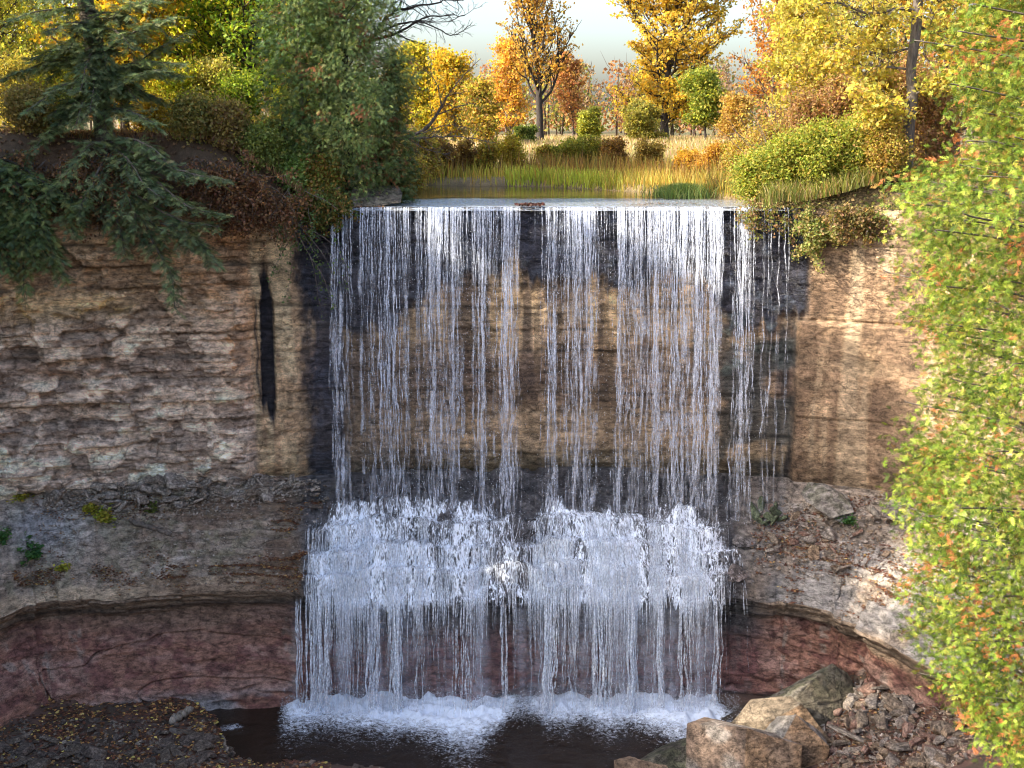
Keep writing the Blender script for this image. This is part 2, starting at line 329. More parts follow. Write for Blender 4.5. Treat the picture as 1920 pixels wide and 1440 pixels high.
# --- ledge below the wall
nq = 130; q = np.linspace(0, 1, nq); QQ, XL = np.meshgrid(q, X, indexing='ij')
mid = ss(-6.9, -5.9, XL)*ss(7.2, 6.2, XL)             # where the water runs
rgt = ss(6.2, 7.6, XL); lft = 1-mid-rgt
DE = DE+.35*(fbm(X*.9, 0, 0, 4, 50)-.5)+.14*(hsh(X*1.4+.6*fbm(X*3, 0, 0, 2, 3), 3, 0, 4)-.5)
dl = DE[None]*(QQ**.9)
und = .34*(fbm(XL*.55, 0, 5, 3, 51)-.5)
zl = ZB+(ZE-ZB)*QQ**(1.0+.25*mid+.15*rgt)
def stepify(z, th, x, sharp, seed):
    k = -z/th+.8*(fbm(x*.35, 0, seed, 3, seed)-.5)*1.6+.35*(fbm(x*2.2, z*2, seed, 3, seed+1)-.5); i = np.floor(k); fr = k-i
    f2 = ss(1-sharp, 1, fr)
    return z+(fr-f2)*th
zm = stepify(stepify(zl+.5*(fbm(XL*1.1, dl*1.1, 3, 4, 52)-.5)*ss(0, .2, QQ)*ss(1, .85, QQ), .52, XL, .28, 53), .17, XL, .35, 54)
zr = stepify(stepify(zl+.35*(fbm(XL*.9, dl*.9, 3, 4, 55)-.5)*ss(1, .8, QQ), .26, XL, .3, 56), .09, XL, .35, 57)
zr = lerp(zl+.3*(fbm(XL*1.3, dl*1.5, 3, 5, 59)-.5)*ss(1, .8, QQ), zr, ss(.35, .8, QQ)*.9+.05)
near = ss(-12.5, -8.2, XL+2.2*(fbm(XL*.5, dl, 7, 3, 68)-.5))
zll = lerp(zl+.5*(fbm(XL*.8, dl, 3, 5, 58)-.5)*ss(0, .1, QQ)*ss(1, .85, QQ)+.10*np.sin(QQ*3.1), stepify(zl+.2*(fbm(XL, dl, 2, 4, 60)-.5), .22, XL, .35, 61), near*.85)
zq = zm*mid+zr*rgt+zll*lft
zq += .05*(fbm(XL*7, dl*7, zl*3, 4, 62)-.5)
zq = lerp(np.broadcast_to(zl, zq.shape), zq, ss(0, .03, QQ)*ss(1, .97, QQ))
# the ledge's outer edge wanders and rises or dips a little
ez = .30*(fbm(X*.45, 0, 0, 3, 63)-.5)+.10*np.exp(-((X+9)/1.5)**2)
zq = zq+ez[None]*QQ**2
dl = dl+.12*(fbm(XL*2.4, zl*3, 1, 4, 64)-.5)*ss(0, .1, QQ)
d0 = D[-1][None]*(1-QQ)
dd = dl+d0
PLG = np.stack([C[:, 0][None]+N[:, 0][None]*dd, C[:, 1][None]+N[:, 1][None]*dd, zq], -1)
m1 = fbm(XL*1.1, dl*1.6, 0, 5, 65); m2 = fbm(XL*4, dl*6, 0, 4, 66); m3 = fbm(XL*.5, zq*7, 0, 4, 67)
c = np.zeros(XL.shape+(3,)); c[:] = (.215, .172, .135)
c = mixc(c, (.29, .255, .22), ss(.5, .62, m1)*.7); c = mixc(c, (.11, .085, .06), ss(.5, .4, m3)*.65)
c = mixc(c, (.12, .12, .07), lft*ss(.5, .62, m2)*.4)
c = mixc(c, (.20, .205, .22), lft*np.exp(-(((XL+13.3)/1.2)**2+((QQ-.35)/.25)**2))*.8)
c = mixc(c, (.33, .25, .17), ss(.84, .94, QQ+.08*(m1-.5))*lft*.75)
c = mixc(c, (.04, .042, .05), mid*.85); c = mixc(c, (.21, .195, .18), rgt*ss(.3, .6, QQ)*ss(.4, .55, m1)*.7)
c = mixc(c, (.06, .058, .06), rgt*ss(9.3, 6.8, XL)*.75); c = mixc(c, (.085, .062, .045), lft*ss(-8.1, -6.6, XL)*.6); c = mixc(c, (.10, .06, .04), lft*ss(-11.8, -9.6, XL)*ss(.42, .56, fbm(XL*.9, QQ*4, 0, 4, 69))*.6)
CL = c; WL = np.clip(mid+.6*rgt*ss(8.6, 7, XL)+.5*ss(-7.6, -6.4, XL)*lft, 0, 1)
# --- under the ledge: pale band, then the red shale down to the pool
nr = 150; rr = np.linspace(0, 1, nr); RQ, XR_ = np.meshgrid(rr, X, indexing='ij')
zE = zq[-1][None]
zw = zE+(ZF-zE)*RQ
dE_ = dd[-1][None]
bandz = zE-zw
und1 = ss(0, .45, bandz)*.38+ss(.45, .75, bandz)*.28
dB_ = DB[None]
dr = lerp(dE_-und1, dB_, ss(.12, 1.0, RQ)**.8)
bul = fbm(XR_*.35+zw*.25, zw*.65, 2, 4, 71); fine = fbm(XR_*.6+zw*.8, zw*3.2, 5, 4, 72)
dr = dr+ss(.1, .3, RQ)*(.95*(bul-.5)+.42*(fine-.5)+.10*np.abs(fbm(XR_*1.4+zw, zw*4, 5, 4, 79)-.5)+.06*(fbm(XR_*2.5, zw*9, 1, 4, 73)-.5))
cr = np.abs(fbm(XR_*.22+zw*.18, zw*.8, 8, 3, 74)-.5); dr = dr-.16*np.exp(-(cr/.008)**2)*ss(.15, .3, RQ)
aa, cb, ee, bb = strat(XR_, zw, .13, 1.2, 6)
dr = dr+(1-ss(.14, .24, RQ))*ss(0, .02, RQ)*(.16*aa-.05*cb)
PR = np.stack([C[:, 0][None]+N[:, 0][None]*dr, C[:, 1][None]+N[:, 1][None]*dr, zw], -1)
k1 = fbm(XR_*.8, zw*2.6, 1, 5, 75); k2 = fbm(XR_*3, zw*5, 1, 4, 76); k3 = fbm(XR_*2.2, zw*.5, 1, 4, 77)
c = np.zeros(XR_.shape+(3,)); c[:] = (.205, .105, .074)
c = mixc(c, (.27, .165, .13), ss(.48, .62, k1)*.7); c = mixc(c, (.11, .045, .04), ss(.5, .38, k2)*.7); c = mixc(c, (.23, .20, .17), ss(.6, .68, k3)*ss(.5, .6, k2)*.6)
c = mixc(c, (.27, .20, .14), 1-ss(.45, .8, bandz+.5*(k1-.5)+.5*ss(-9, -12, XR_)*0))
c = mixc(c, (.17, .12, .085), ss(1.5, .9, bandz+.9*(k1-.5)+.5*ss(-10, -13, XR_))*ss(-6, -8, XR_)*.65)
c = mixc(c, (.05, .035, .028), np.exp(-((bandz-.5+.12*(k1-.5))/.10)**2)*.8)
c = mixc(c, (.20, .24, .25), ss(-12.95, -13.4, zw+.3*(k1-.5))*ss(.4, .55, k1)*.6)
wm = ss(-7.2, -6, XR_)*ss(8, 6.6, XR_)
c = mixc(c, (.085, .035, .038), wm*.6)
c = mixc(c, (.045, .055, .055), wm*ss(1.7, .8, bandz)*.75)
CR, WR = c, np.clip(wm*.8+ss(-12.5, -13.5, zw)*.7, 0, 1)
def gridF(nv, nu, base=0):
    a = (np.arange(nv-1)[:, None]*nu+np.arange(nu-1)[None]+base).ravel()
    return np.stack([a, a+nu, a+nu+1, a+1], -1)
def sheet(name, Pg, Cg, Wg, mat, label, gain=1.7, flip=False):
    nv, nu = Pg.shape[:2]; Fq = gridF(nv, nu)
    if flip: Fq = Fq[:, ::-1]
    o = mk(name, Pg.reshape(-1, 3), Fq, mat, attrs={'Col': np.clip(Cg*gain, 0, .85).reshape(-1, 3), 'wet': Wg.ravel()}, smooth=True)
    return tag(o, label, None, None, 'structure')
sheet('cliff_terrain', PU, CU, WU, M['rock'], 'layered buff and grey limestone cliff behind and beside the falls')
sheet('ledge_terrain', PLG, CL, WL, M['rock'], 'sloping grey shale ledge below the limestone cliff')
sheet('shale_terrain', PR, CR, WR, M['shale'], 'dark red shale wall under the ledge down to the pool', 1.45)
# ------------------------------------------------------------------ ground above the gorge
def yfar(x): return np.interp(x, [-30, -4, 1, 5.2, 6.8, 7.5, 30], [49, 47.5, 46.2, 41.6, 38.4, 36, 36])
def xleft(y): return np.interp(y, [34, 35.4, 36.4, 47, 60], [-5.0, -5.0, -3.5, -4.4, -5])
def ground(x, y):
    x, y = np.asarray(x, float), np.asarray(y, float)
    sd = np.minimum(np.minimum(x-xleft(y), yfar(x)-y), 7.0-x)
    nearf = ss(75, 50, y)
    bank = .22+.45*ss(50, 110, y)+1.75*ss(-4.8, -8.8, x+.9*(fbm(x*.6, y*.6, 0, 3, 88)-.5))*nearf+.5*ss(7.5, 10.5, x)*nearf
    bank = bank+.35*(fbm(x*.35, y*.35, 2, 4, 81)-.5)*ss(.2, 1.2, -sd)
    far = ss(150, 320, y)*5+.8*(fbm(x*.02, y*.02, 1, 3, 82)-.5)*ss(80, 200, y)
    far = far+ss(60, 300, np.abs(x))*3
    return lerp(bank+far, -.45, ss(-.35, .7, sd))
w = np.concatenate([[0, .05, .12, .2], np.arange(.3, 6, .1), 6*np.exp(np.linspace(0, math.log(700/6), 150))[1:]])
idx = np.unique(np.concatenate([np.arange(0, 90, 3), np.arange(90, nS-90, 3), np.arange(nS-90, nS, 3), [nS-1]]))
Cs, Ns, Ds = C[idx], N[idx].copy(), D[0][idx]
fan = ss(4, 60, w)[:, None]
cen = Cs.mean(0); 
gx = Cs[:, 0][None]-Ns[:, 0][None]*w[:, None]+Ds[None]*Ns[:, 0][None]*(w[:, None] < .01); gy = Cs[:, 1][None]-Ns[:, 1][None]*w[:, None]+Ds[None]*Ns[:, 1][None]*(w[:, None] < .01)
gz = ground(gx, gy)
gz = lerp(np.full(gz.shape, ZT), gz, ss(0, .9, w[:, None]+.25*(fbm(gx*2, gy*2, 0, 3, 83)-.5)))
# soil bank overhanging the left rim
ov = ss(-6.3, -7.6, gx)*np.exp(-((w[:, None]-.45)/.45)**2)*.5*(.5+fbm(gx*.9, 0, 3, 3, 84))
gx = gx+Ns[:, 0][None]*ov; gy = gy+Ns[:, 1][None]*ov
gz = gz+ss(-6, -7, gx)*ss(1.2, .3, w[:, None])*.15*(fbm(gx*4, w[:, None]*5, 0, 4, 85)-.5)
g1 = fbm(gx*.8, gy*.8, 0, 4, 86); g2 = fbm(gx*.08, gy*.3, 0, 4, 87)
c = np.zeros(gx.shape+(3,)); c[:] = (.15, .12, .045); c = mixc(c, (.24, .17, .09), ss(.45, .6, g2)); c = mixc(c, (.10, .11, .025), ss(.45, .6, g1)*.6*ss(44, 60, gy))
c = mixc(c, (.10, .065, .04), ss(-4, -5.5, gx)*ss(60, 45, gy)); c = mixc(c, (.15, .085, .05), ss(-4, -5.5, gx)*ss(48, 36, gy)*ss(.45, .58, g1)*.8)
c = mixc(c, (.09, .06, .03), ss(6.5, 8, gx)*ss(50, 40, gy)*.8)
c = mixc(c, (.03, .025, .015), ss(.02, -.2, gz)*ss(-5.2, -4.8, gx)*ss(7.1, 6.8, gx))
o = mk('ground', np.stack([gx, gy, gz], -1).reshape(-1, 3), gridF(len(w), len(idx)), M['soil'], attrs={'Col': c.reshape(-1, 3)}, smooth=True)
tag(o, 'meadow and wooded banks above the gorge', kind='structure')
# ------------------------------------------------------------------ river above, running over the lip
xr = np.linspace(-5.25, 8.4, 230); yr = np.concatenate([34.70+.3*np.sin(np.linspace(0, 1.5, 9)), np.linspace(35.02, 50, 210)])
GX, GY = np.meshgrid(xr, yr)
lipw = fbm(GX*1.7, 0, 0, 4, 91)-.5
lo = ss(35.25, 34.72, GY)
GZ = -.10*lo**1.6-.02*ss(36.6, 35.2, GY)+.012*(fbm(GX*3, GY*3, 0, 3, 92)-.5)
GYd = GY+.10*lipw*ss(36, 35, GY)
FP = D[0][np.clip(np.searchsorted(X, np.clip(GX, X[0], X[-1])), 0, nS-1)] if False else 0
rf = ss(39.0+.6*lipw, 37.0, GY+.9*(fbm(GX*.5, GY*.8, 0, 3, 93)-.5))
o = mk('river', np.stack([GX, GYd, GZ], -1).reshape(-1, 3), gridF(*GX.shape), M['river'], attrs={'riffle': rf.ravel()}, smooth=True)
tag(o, 'calm golden brown river above the lip of the falls', kind='structure')
# ------------------------------------------------------------------ gorge floor and plunge pool
def floor_z(x, y):
    x, y = np.asarray(x, float), np.asarray(y, float)
    z = -14.15+0*x
    shl = ss(-6.9, -8.6, x+.55*(30.3-y)*-.62+.9*(fbm(x*.5, y*.5, 0, 3, 101)-.5))
    z = z+shl*(.85+.45*ss(-9, -14, x)); 
    z = z+.95*ss(29.0, 27.6, y+.2*(x+3))*ss(2.5, -2, x)*ss(-9, -5, x)*.9
    shr = ss(4.0, 7.0, x-.35*(30.4-y)*.9+.6*(fbm(x*.5, y*.5, 4, 3, 102)-.5))
    z = z+shr*(.9+1.9*ss(6.5, 11.5, x)+.6*ss(10, 14, x))
    z = z+ss(26.5, 23, y)*1.3
    z = z+.28*(fbm(x*1.5, y*1.5, 2, 4, 103)-.5)+ss(14, 5, y)*2
    return z
fx = np.concatenate([np.linspace(-34, -15, 30, endpoint=False), np.linspace(-15, 14.5, 420), np.linspace(14.7, 30, 24)]); fy = np.concatenate([np.linspace(-14, 22, 40, endpoint=False), np.linspace(22, 35.5, 200)])
FX, FY = np.meshgrid(fx, fy); FZ = floor_z(FX, FY)
f1 = fbm(FX*1.2, FY*1.2, 0, 4, 104)
c = np.zeros(FX.shape+(3,)); c[:] = (.075, .052, .035); c = mixc(c, (.14, .075, .055), ss(.45, .6, f1)*.8); c = mixc(c, (.04, .03, .022), ss(-13.05, -13.65, FZ)*.8)
o = mk('gorge_ground', np.stack([FX, FY, FZ], -1).reshape(-1, 3), gridF(*FX.shape), M['soil'], attrs={'Col': c.reshape(-1, 3)}, smooth=True)
tag(o, 'dark muddy floor of the gorge round the plunge pool', kind='structure')
px_ = np.linspace(-10.5, 9, 560); py_ = np.linspace(24, 34.2, 300)
GX, GY = np.meshgrid(px_, py_)
cl = lambda x: np.clip(x, 0, 1)
land = 31.35+.35*np.sin(GX*.9)+.3*(fbm(GX*.8, 0, 0, 3, 111)-.5)
inx = ss(-6.7, -5.9, GX)*ss(6.6, 5.2, GX)
dist = GY-land
gap = 1-.45*np.exp(-((GX-.3)/.55)**2)
fo = inx*np.where(dist > 0, 1., np.exp(dist/(1.8*gap*(.5+1.*fbm(GX*.8, 3, 0, 3, 112)))))*gap*(1-.4*ss(32.0, 32.6, GY))
fo = np.maximum(fo, .55*np.exp(-(((GX+7.55)/.5)**2+((GY-30.4)/.3)**2)))
turb = fbm(GX*3, GY*4, 0, 4, 113)-.5
GZ = -13.55+fo*(.10+.5*turb)+.03*(fbm(GX*1.2, GY*1.6, 0, 4, 114)-.5)
o = mk('pool_water', np.stack([GX, GY, GZ], -1).reshape(-1, 3), gridF(*GX.shape), M['pool'], attrs={'foam': fo.ravel()}, smooth=True)
tag(o, 'dark plunge pool churned white under the falls', kind='structure')
# ------------------------------------------------------------------ falling water
def bil(G, si, qi):                   # G[q, s] sampled at fractional indices
    s0 = np.clip(np.floor(si).astype(int), 0, G.shape[1]-2); q0 = np.clip(np.floor(qi).astype(int), 0, G.shape[0]-2)
    fs = (np.clip(si, 0, G.shape[1]-1)-s0)[..., None]; fq = (np.clip(qi, 0, G.shape[0]-1)-q0)[..., None]
    return (G[q0, s0]*(1-fs)+G[q0, s0+1]*fs)*(1-fq)+(G[q0+1, s0]*(1-fs)+G[q0+1, s0+1]*fs)*fq
def strands(Pc, rad, op, tl, flat=.55, sides=4):
    """Pc [n, m, 3] centre lines, rad [n, m], op [n, m]: closed thin strands of water"""
    n, m = Pc.shape[:2]
    Tn = np.gradient(Pc, axis=1); Tn /= np.maximum(np.linalg.norm(Tn, axis=2), 1e-6)[..., None]
    A = np.cross(Tn, [0, 1, .001]); la = np.linalg.norm(A, axis=2)[..., None]; A = np.where(la > .05, A/np.maximum(la, 1e-6), [1, 0, 0]); B = np.cross(Tn, A)
    ang = np.arange(sides)*2*np.pi/sides
    V = Pc[:, :, None]+rad[..., None, None]*(np.cos(ang)[:, None]*A[:, :, None]+flat*np.sin(ang)[:, None]*B[:, :, None])
    base = (np.arange(n)[:, None, None]*m+np.arange(m-1)[None, :, None])*sides; k = np.arange(sides)
    k2 = (k+1) % sides
    Fq = np.stack(np.broadcast_arrays(base+k, base+k2, base+sides+k2, base+sides+k), -1).reshape(-1, 4)
    rep = lambda a: np.repeat(a.reshape(-1), sides)
    return V.reshape(-1, 3), Fq, {'op': rep(op), 'tl': rep(tl), 'sd': rep(np.broadcast_to(hsh(np.arange(n), 7, 3)[:, None], (n, m)))}
def density(x):                       # how much water comes over the lip at x
    px = 960+66.8*x
    d = np.interp(px, [620, 628, 645, 655, 672, 684, 700, 800, 900, 958, 968, 974, 1012, 1020, 1100, 1200, 1240, 1300, 1348, 1354, 1382, 1388, 1408, 1414, 1475, 1520],
                      [0, 1, .9, .15, .15, .8, 1, .95, .9, .95, .9, .04, .04, .85, .9, .8, .95, 1, .9, .03, .03, .9, .8, .09, .06, 0])
    return d
def fall(n, m, rlo, rhi, lens, wig, persist, seed, ylag, opk):
    r = np.random.default_rng(seed); xs = []
    while len(xs) < n:
        x = r.uniform(-5.15, 8.4, 4000); k = r.random(4000) < density(x)*(.12+1.1*ss(.3, .65, vn(x*3.1, 4, 0, 61)))*(.3+.9*ss(.3, .6, vn(x*11, 4, 0, 62))); xs += list(x[k])
    x0 = np.array(xs[:n])[:, None]
    t = np.linspace(0, 1, m)[None]**1.0
    Ls = lens[0]+(lens[1]-lens[0])*r.random((n, 1))**persist
    z = -.02-(Ls)*t*1.0; drop = -z
    v0 = (.45+.75*fbm(x0*1.3, 0, 0, 3, seed)+.25*r.random((n, 1)))
    y = 34.80-v0*np.sqrt(2*drop/9.81)*.9-ylag*r.random((n, 1))*.2
    wv = wig*(fbm(x0*3+0*z, z*1.2+r.random((n, 1))*0, 1, 3, seed+2)-.5)*np.sqrt(drop)
    wv = wv+wig*.35*(vn(hsh(x0*1e3, 2)*99, z*3.5, 1, seed+3)-.5)*ss(0, 1.2, drop)
    return x0, wv, y, z, drop, Ls, r
def build_fall():
    Vs, Fs, At, off = [], [], [], 0
    def add(V, Fq, at):
        nonlocal off
        Vs.append(V); Fs.append(Fq+off); At.append(at); off += len(V)
    # dense threads near the lip
    for n, m, rlo, rhi, lens, wig, pe, sd, op0 in ((800, 60, .002, .010, (.3, 3.2), .10, 1.6, 201, .95), (220, 90, .002, .010, (1.6, 5.0), .12, 1.5, 202, .7), (50, 110, .003, .011, (7.4, 9.1), .10, 1, 203, .5)):
        x0, wv, y, z, drop, Ls, r = fall(n, m, rlo, rhi, lens, wig, pe, sd, .6, 1)
        rad = (rlo+(rhi-rlo)*r.random((n, 1))**2)*(.75+.6*vn(x0*50, z*3, 0, sd))*(1+.12*np.sqrt(drop))
        tt = drop/Ls
        op = op0*(.45+.75*r.random((n, 1)))*ss(1.0, .55 if sd < 203 else .98, tt)*(1-.35*ss(1, 5, drop))
        add(*strands(np.stack([x0+wv, y, z], -1), rad, op, drop+0*rad))
    # the strong columns that reach the ledge: bundles of threads
    cols = [(632, .035, 10, .5), (700, .07, 7, .45), (728, .12, 26, .85), (790, .10, 10, .4), (850, .10, 10, .5), (905, .08, 14, .65), (950, .10, 22, .85), (1034, .09, 22, .8), (1075, .07, 9, .6), (1105, .05, 9, .6), (1160, .05, 12, .7), (1228, .08, 12, .7), (1262, .09, 18, .8), (1308, .09, 22, .8), (1335, .08, 22, .85), (1396, .10, 24, .85), (1440, .02, 2, .5), (1473, .01, 2, .55), (1455, .01, 1, .4), (1428, .01, 2, .5), (815, .2, 14, .4), (660, .1, 4, .3), (1190, .2, 12, .4)]
    for ci, (cx, wd, n, op0) in enumerate(cols):
        r = np.random.default_rng(300+ci); m = 130; n = int(n*1.0+1)
        x0 = wx(cx)+r.normal(0, wd, (n, 1))*(.6+.9*r.random((n, 1))); z = -.02-8.95*np.linspace(0, 1, m)[None]+0*x0; drop = -z
        v0 = .75+.2*r.random((n, 1)); y = 34.80-v0*np.sqrt(2*drop/9.81)*.9-.1*r.random((n, 1))
        wv = .045*(fbm(0*x0+cx*.1, z*.7, 1, 3, 77)-.5)*np.sqrt(drop)+.05*(vn(hsh(x0*1e3, 2)*99, z*1.9, 1, 78)-.5)*ss(0, 1.5, drop)*np.sqrt(drop)
        pin = 1+.12*ss(0, 8, drop)
        rad = (.003+.008*r.random((n, 1))**1.5)*(.6+.9*vn(x0*50, z*2, 0, 79))*(1+.55*ss(.5, 6, drop)*np.sqrt(drop))
        op = 1.0*op0*(.6+.5*r.random((n, 1)))*(1-.62*ss(1.5, 7.5, drop)+.25*(vn(cx, z*.8, 3, 80)-.5))*(.25+1.3*ss(.25, .7, vn(x0*60, z*1.3, 1, 82)))
        add(*strands(np.stack([wx(cx)+(x0-wx(cx))*pin+wv, y, z], -1), rad, op, drop+0*rad))
    # faint veils of fine drops, wide and thin
    n, m = 270, 90
    x0, wv, y, z, drop, Ls, r = fall(n, m, .05, .12, (6, 9.), .06, .6, 240, 1.0, 1)
    rad = (.012+.034*r.random((n, 1))**2)*(1+0*z)*(.6+.8*vn(x0*9, z*1.6, 0, 5)); op = .55*(.4+.6*r.random((n, 1)))*ss(.8, 3, drop)*ss(.42, .8, vn(x0*71, z*1.5, 2, 6))
    add(*strands(np.stack([x0+wv, y, z], -1), rad, op, drop+0*rad, .25))
    A = {k: np.concatenate([a[k] for a in At]) for k in At[0]}
    # only the part in front of the ledge
    return np.concatenate(Vs), np.concatenate(Fs), A
V, Fq, A = build_fall()
tag(mk('waterfall_water', V, Fq, M['fall'], attrs=A, smooth=True), 'thin silvery curtain of water falling from the lip to the ledge', kind='structure')
# beads: drops torn off the curtain, sparkling where the sun reaches
def drops(name, Pd, rad, mat, label, stretch=1.6):
    oc = np.array([[1, 0, 0], [-1, 0, 0], [0, 1, 0], [0, -1, 0], [0, 0, stretch], [0, 0, -stretch]]); of = np.array([[0, 2, 4], [2, 1, 4], [1, 3, 4], [3, 0, 4], [2, 0, 5], [1, 2, 5], [3, 1, 5], [0, 3, 5]])
    V = (Pd[:, None]+oc[None]*rad[:, None, None]).reshape(-1, 3); Fq = (np.arange(len(Pd))[:, None, None]*6+of[None]).reshape(-1, 3)
    n6 = len(V); return tag(mk(name, V, Fq, mat, attrs={'op': np.full(n6, 1.), 'tl': np.zeros(n6), 'sd': np.zeros(n6)}, smooth=True), label, kind='stuff')
t = NT('water_drop'); M['drop'] = t.surf(t.n('ShaderNodeBsdfPrincipled', {'Base Color': (.8, .85, .92, 1), 'Roughness': .15, 'IOR': 1.33}))
r = np.random.default_rng(5); n = 9000; x = r.uniform(-5.1, 7, n); k = r.random(n) < density(x); x = x[k]; n = len(x); dz = r.random(n)**.8*8
drops('waterfall_spray_water', np.stack([x+r.normal(0, .03, n), 34.78-.85*np.sqrt(2*dz/9.81)*(.7+.5*r.random(n)), -dz-.1], -1), .003+.006*r.random(n)**2, M['drop'], 'loose drops flying in the curtain of the falls', 2.4)
# --- cascade over the ledge
sx0, sx1 = np.searchsorted(X, -6.15), np.searchsorted(X, 7.0)
# smooth copy of the ledge for the water to ride on
SM = PLG.copy()
for _ in range(5): SM[1:-1] = (SM[:-2]+SM[1:-1]+SM[2:])/3
for _ in range(3): SM[:, 1:-1] = (SM[:, :-2]+SM[:, 1:-1]+SM[:, 2:])/3
def flux(x, q):                      # how white the water is over the ledge
    px = 960+64*x
    top = np.interp(px, [560, 600, 640, 690, 780, 900, 960, 990, 1010, 1080, 1200, 1290, 1340, 1400, 1440], [.45, .42, .34, .30, .31, .33, .36, .47, .36, .34, .36, .33, .38, .40, .5])
    pe = px+90*(fbm(q*7, x*.6, 3, 3, 140)-.5); f = (.35+.65*ss(top, top+.16, q))*ss(top-.05, top+.10, q+.12*(fbm(x*5, q*2, 1, 3, 141)-.5))*ss(560, 640, pe)*ss(1425, 1340, pe)
    body = np.interp(px, [560, 620, 700, 780, 830, 900, 950, 990, 1040, 1130, 1250, 1300, 1330, 1400], [.6, .7, .98, 1, .65, .8, .6, .65, .98, 1, 1, .8, .65, .55])
    return f*body
ii = np.arange(sx0, sx1, 1); Gq = SM[15:, ii]; qv = q[15:]
off = .05+.07*fbm(Gq[..., 0]*2.5, Gq[..., 1]*3, Gq[..., 2]*3, 4, 121)+.05*(fbm(Gq[..., 0]*9, Gq[..., 1]*9, 0, 3, 122)-.3)
fl = np.concatenate([np.zeros((1, len(ii))), np.cumsum(np.linalg.norm(np.diff(Gq, axis=0), axis=2), axis=0)])
xw = Gq[..., 0]+.9*(fbm(Gq[..., 0]*1.1, qv[:, None]*3, 0, 3, 125)-.5)
opq = flux(xw, qv[:, None]+.22*(fbm(Gq[..., 0]*1.2, qv[:, None]*2, 5, 3, 126)-.5))*(.2+1.35*ss(.28, .72, fbm(xw*1.5, qv[:, None]*3.5, 0, 4, 123)))
opq = .55*flux(xw, qv[:, None]+.12*(fbm(Gq[..., 0]*1.2, qv[:, None]*2, 5, 3, 126)-.5))*(.75+.5*fbm(xw*4, qv[:, None]*9, 0, 4, 128))+.45*opq
Gw = Gq+np.stack([0*off, -off*.75, off*.7], -1)
# run the sheet over the edge a little way down
ext = []; eo = []; ef = []
KE = 44; fade = .12+.6*fbm(Gw[-1, :, 0]*2.2, 0, 0, 4, 127)
for k in range(1, KE):
    tt = k*.0165; ext.append(Gw[-1]+np.stack([0*off[-1], np.full(off.shape[1], -.55*tt), np.full(off.shape[1], -.5*tt-4.9*tt*tt)], -1)); eo.append(opq[-1]*np.clip(1-k/KE/fade, 0, 1)**.7); ef.append(fl[-1]+k*.03)
Gw = np.concatenate([Gw, np.array(ext)]); opq = np.concatenate([opq, np.array(eo)]); fl = np.concatenate([fl, np.array(ef)])
ac = Gw[..., 0]+.25*(fbm(Gw[..., 0]*.8, fl*.8, 0, 3, 124)-.5)
tag(mk('cascade_water', Gw.reshape(-1, 3), gridF(*opq.shape), M['sheet'], attrs={'op': np.clip(opq, 0, .76).ravel(), 'fl': fl.ravel(), 'ac': ac.ravel()}, smooth=True), 'white water breaking over the stepped shale ledge', kind='structure')
def cascade(n, seed, r0, r1, opk, sel=None):
    r = np.random.default_rng(seed); mq, mf = 46, 74
    xs, qs = [], []
    while len(xs) < n:
        x = r.uniform(-6.1, 6.9, 3000); q0 = r.uniform(.3, .97, 3000)
        k = r.random(3000) < flux(x, q0)**1.3*(.15+1.1*ss(.3, .62, vn(x*4.3, 4, 0, 63)))*np.interp(960+64*x, [560, 600, 700, 790, 830, 930, 1000, 1060, 1180, 1240, 1330, 1400, 1430], [.6, .8, 1, .9, .45, .5, .6, .8, .8, .85, .7, .55, .25]); xs += list(x[k]); qs += list(q0[k])
    x0 = np.array(xs[:n]); q0 = np.array(qs[:n])
    qq = q0[:, None]+(1-q0[:, None])*np.linspace(0, 1, mq)[None]
    sidx = np.interp(x0, X[sx0-60:sx1+60], np.arange(sx0-60, sx1+60))[:, None]
    sidx = sidx+14*(fbm(x0[:, None]*1.4, qq*3, 0, 3, seed)-.5)+6*(vn(np.arange(n)[:, None]*3.7, qq*9, 0, seed)-.5)
    Pq = bil(SM, sidx, qq*(nq-1)); Pq = Pq+np.array([0, -.7, .7])*(.05+.10*r.random((n, 1, 1)))
    v = .35+1.0*r.random((n, 1)); vx = .12*(r.random((n, 1))-.5); vz = -.6
    H = (Pq[:, -1, 2]+13.57)[:, None]; T_ = (vz+np.sqrt(vz*vz+2*9.81*H))/9.81
    frac = np.where(r.random((n, 1)) < .07, 1., r.random((n, 1))**3.2)
    zf = np.linspace(0, 1, mf+1)[None, 1:]*H*np.maximum(frac, .08)
    tt = (vz+np.sqrt(vz*vz+2*9.81*zf))/9.81
    wob = .05*(vn(np.arange(n)[:, None]*1.9, zf*2.2, 0, seed+4)-.5)*ss(0, 1, zf)*np.sqrt(zf)*1.6
    Pf = np.stack([Pq[:, -1, 0][:, None]+vx*tt+wob, Pq[:, -1, 1][:, None]-v*tt*.75, Pq[:, -1, 2][:, None]-zf], -1)
    Pc = np.concatenate([Pq, Pf], 1); m = Pc.shape[1]
    ln = np.concatenate([np.zeros((n, 1)), np.cumsum(np.linalg.norm(np.diff(Pc, axis=1), axis=2), axis=1)], 1)
    zf_ = np.concatenate([np.zeros((n, mq)), zf], 1); end = np.where(frac < 1, ss(1, .45, zf_/np.maximum(zf[:, -1:], .1)), 1.)
    rad = (r0+(r1-r0)*r.random((n, 1))**2)*(.75+.6*vn(np.arange(n)[:, None]*5.1, ln*4, 0, seed+5))*(1+.25*zf_**.5)
    op = opk*(.5+.6*r.random((n, 1)))*ss(0, .1, ln)*(1-.62*ss(-.01, .7, zf_))*end
    return strands(Pc, rad, op, ln, .6)
Vs, Fs, At, off_ = [], [], [], 0
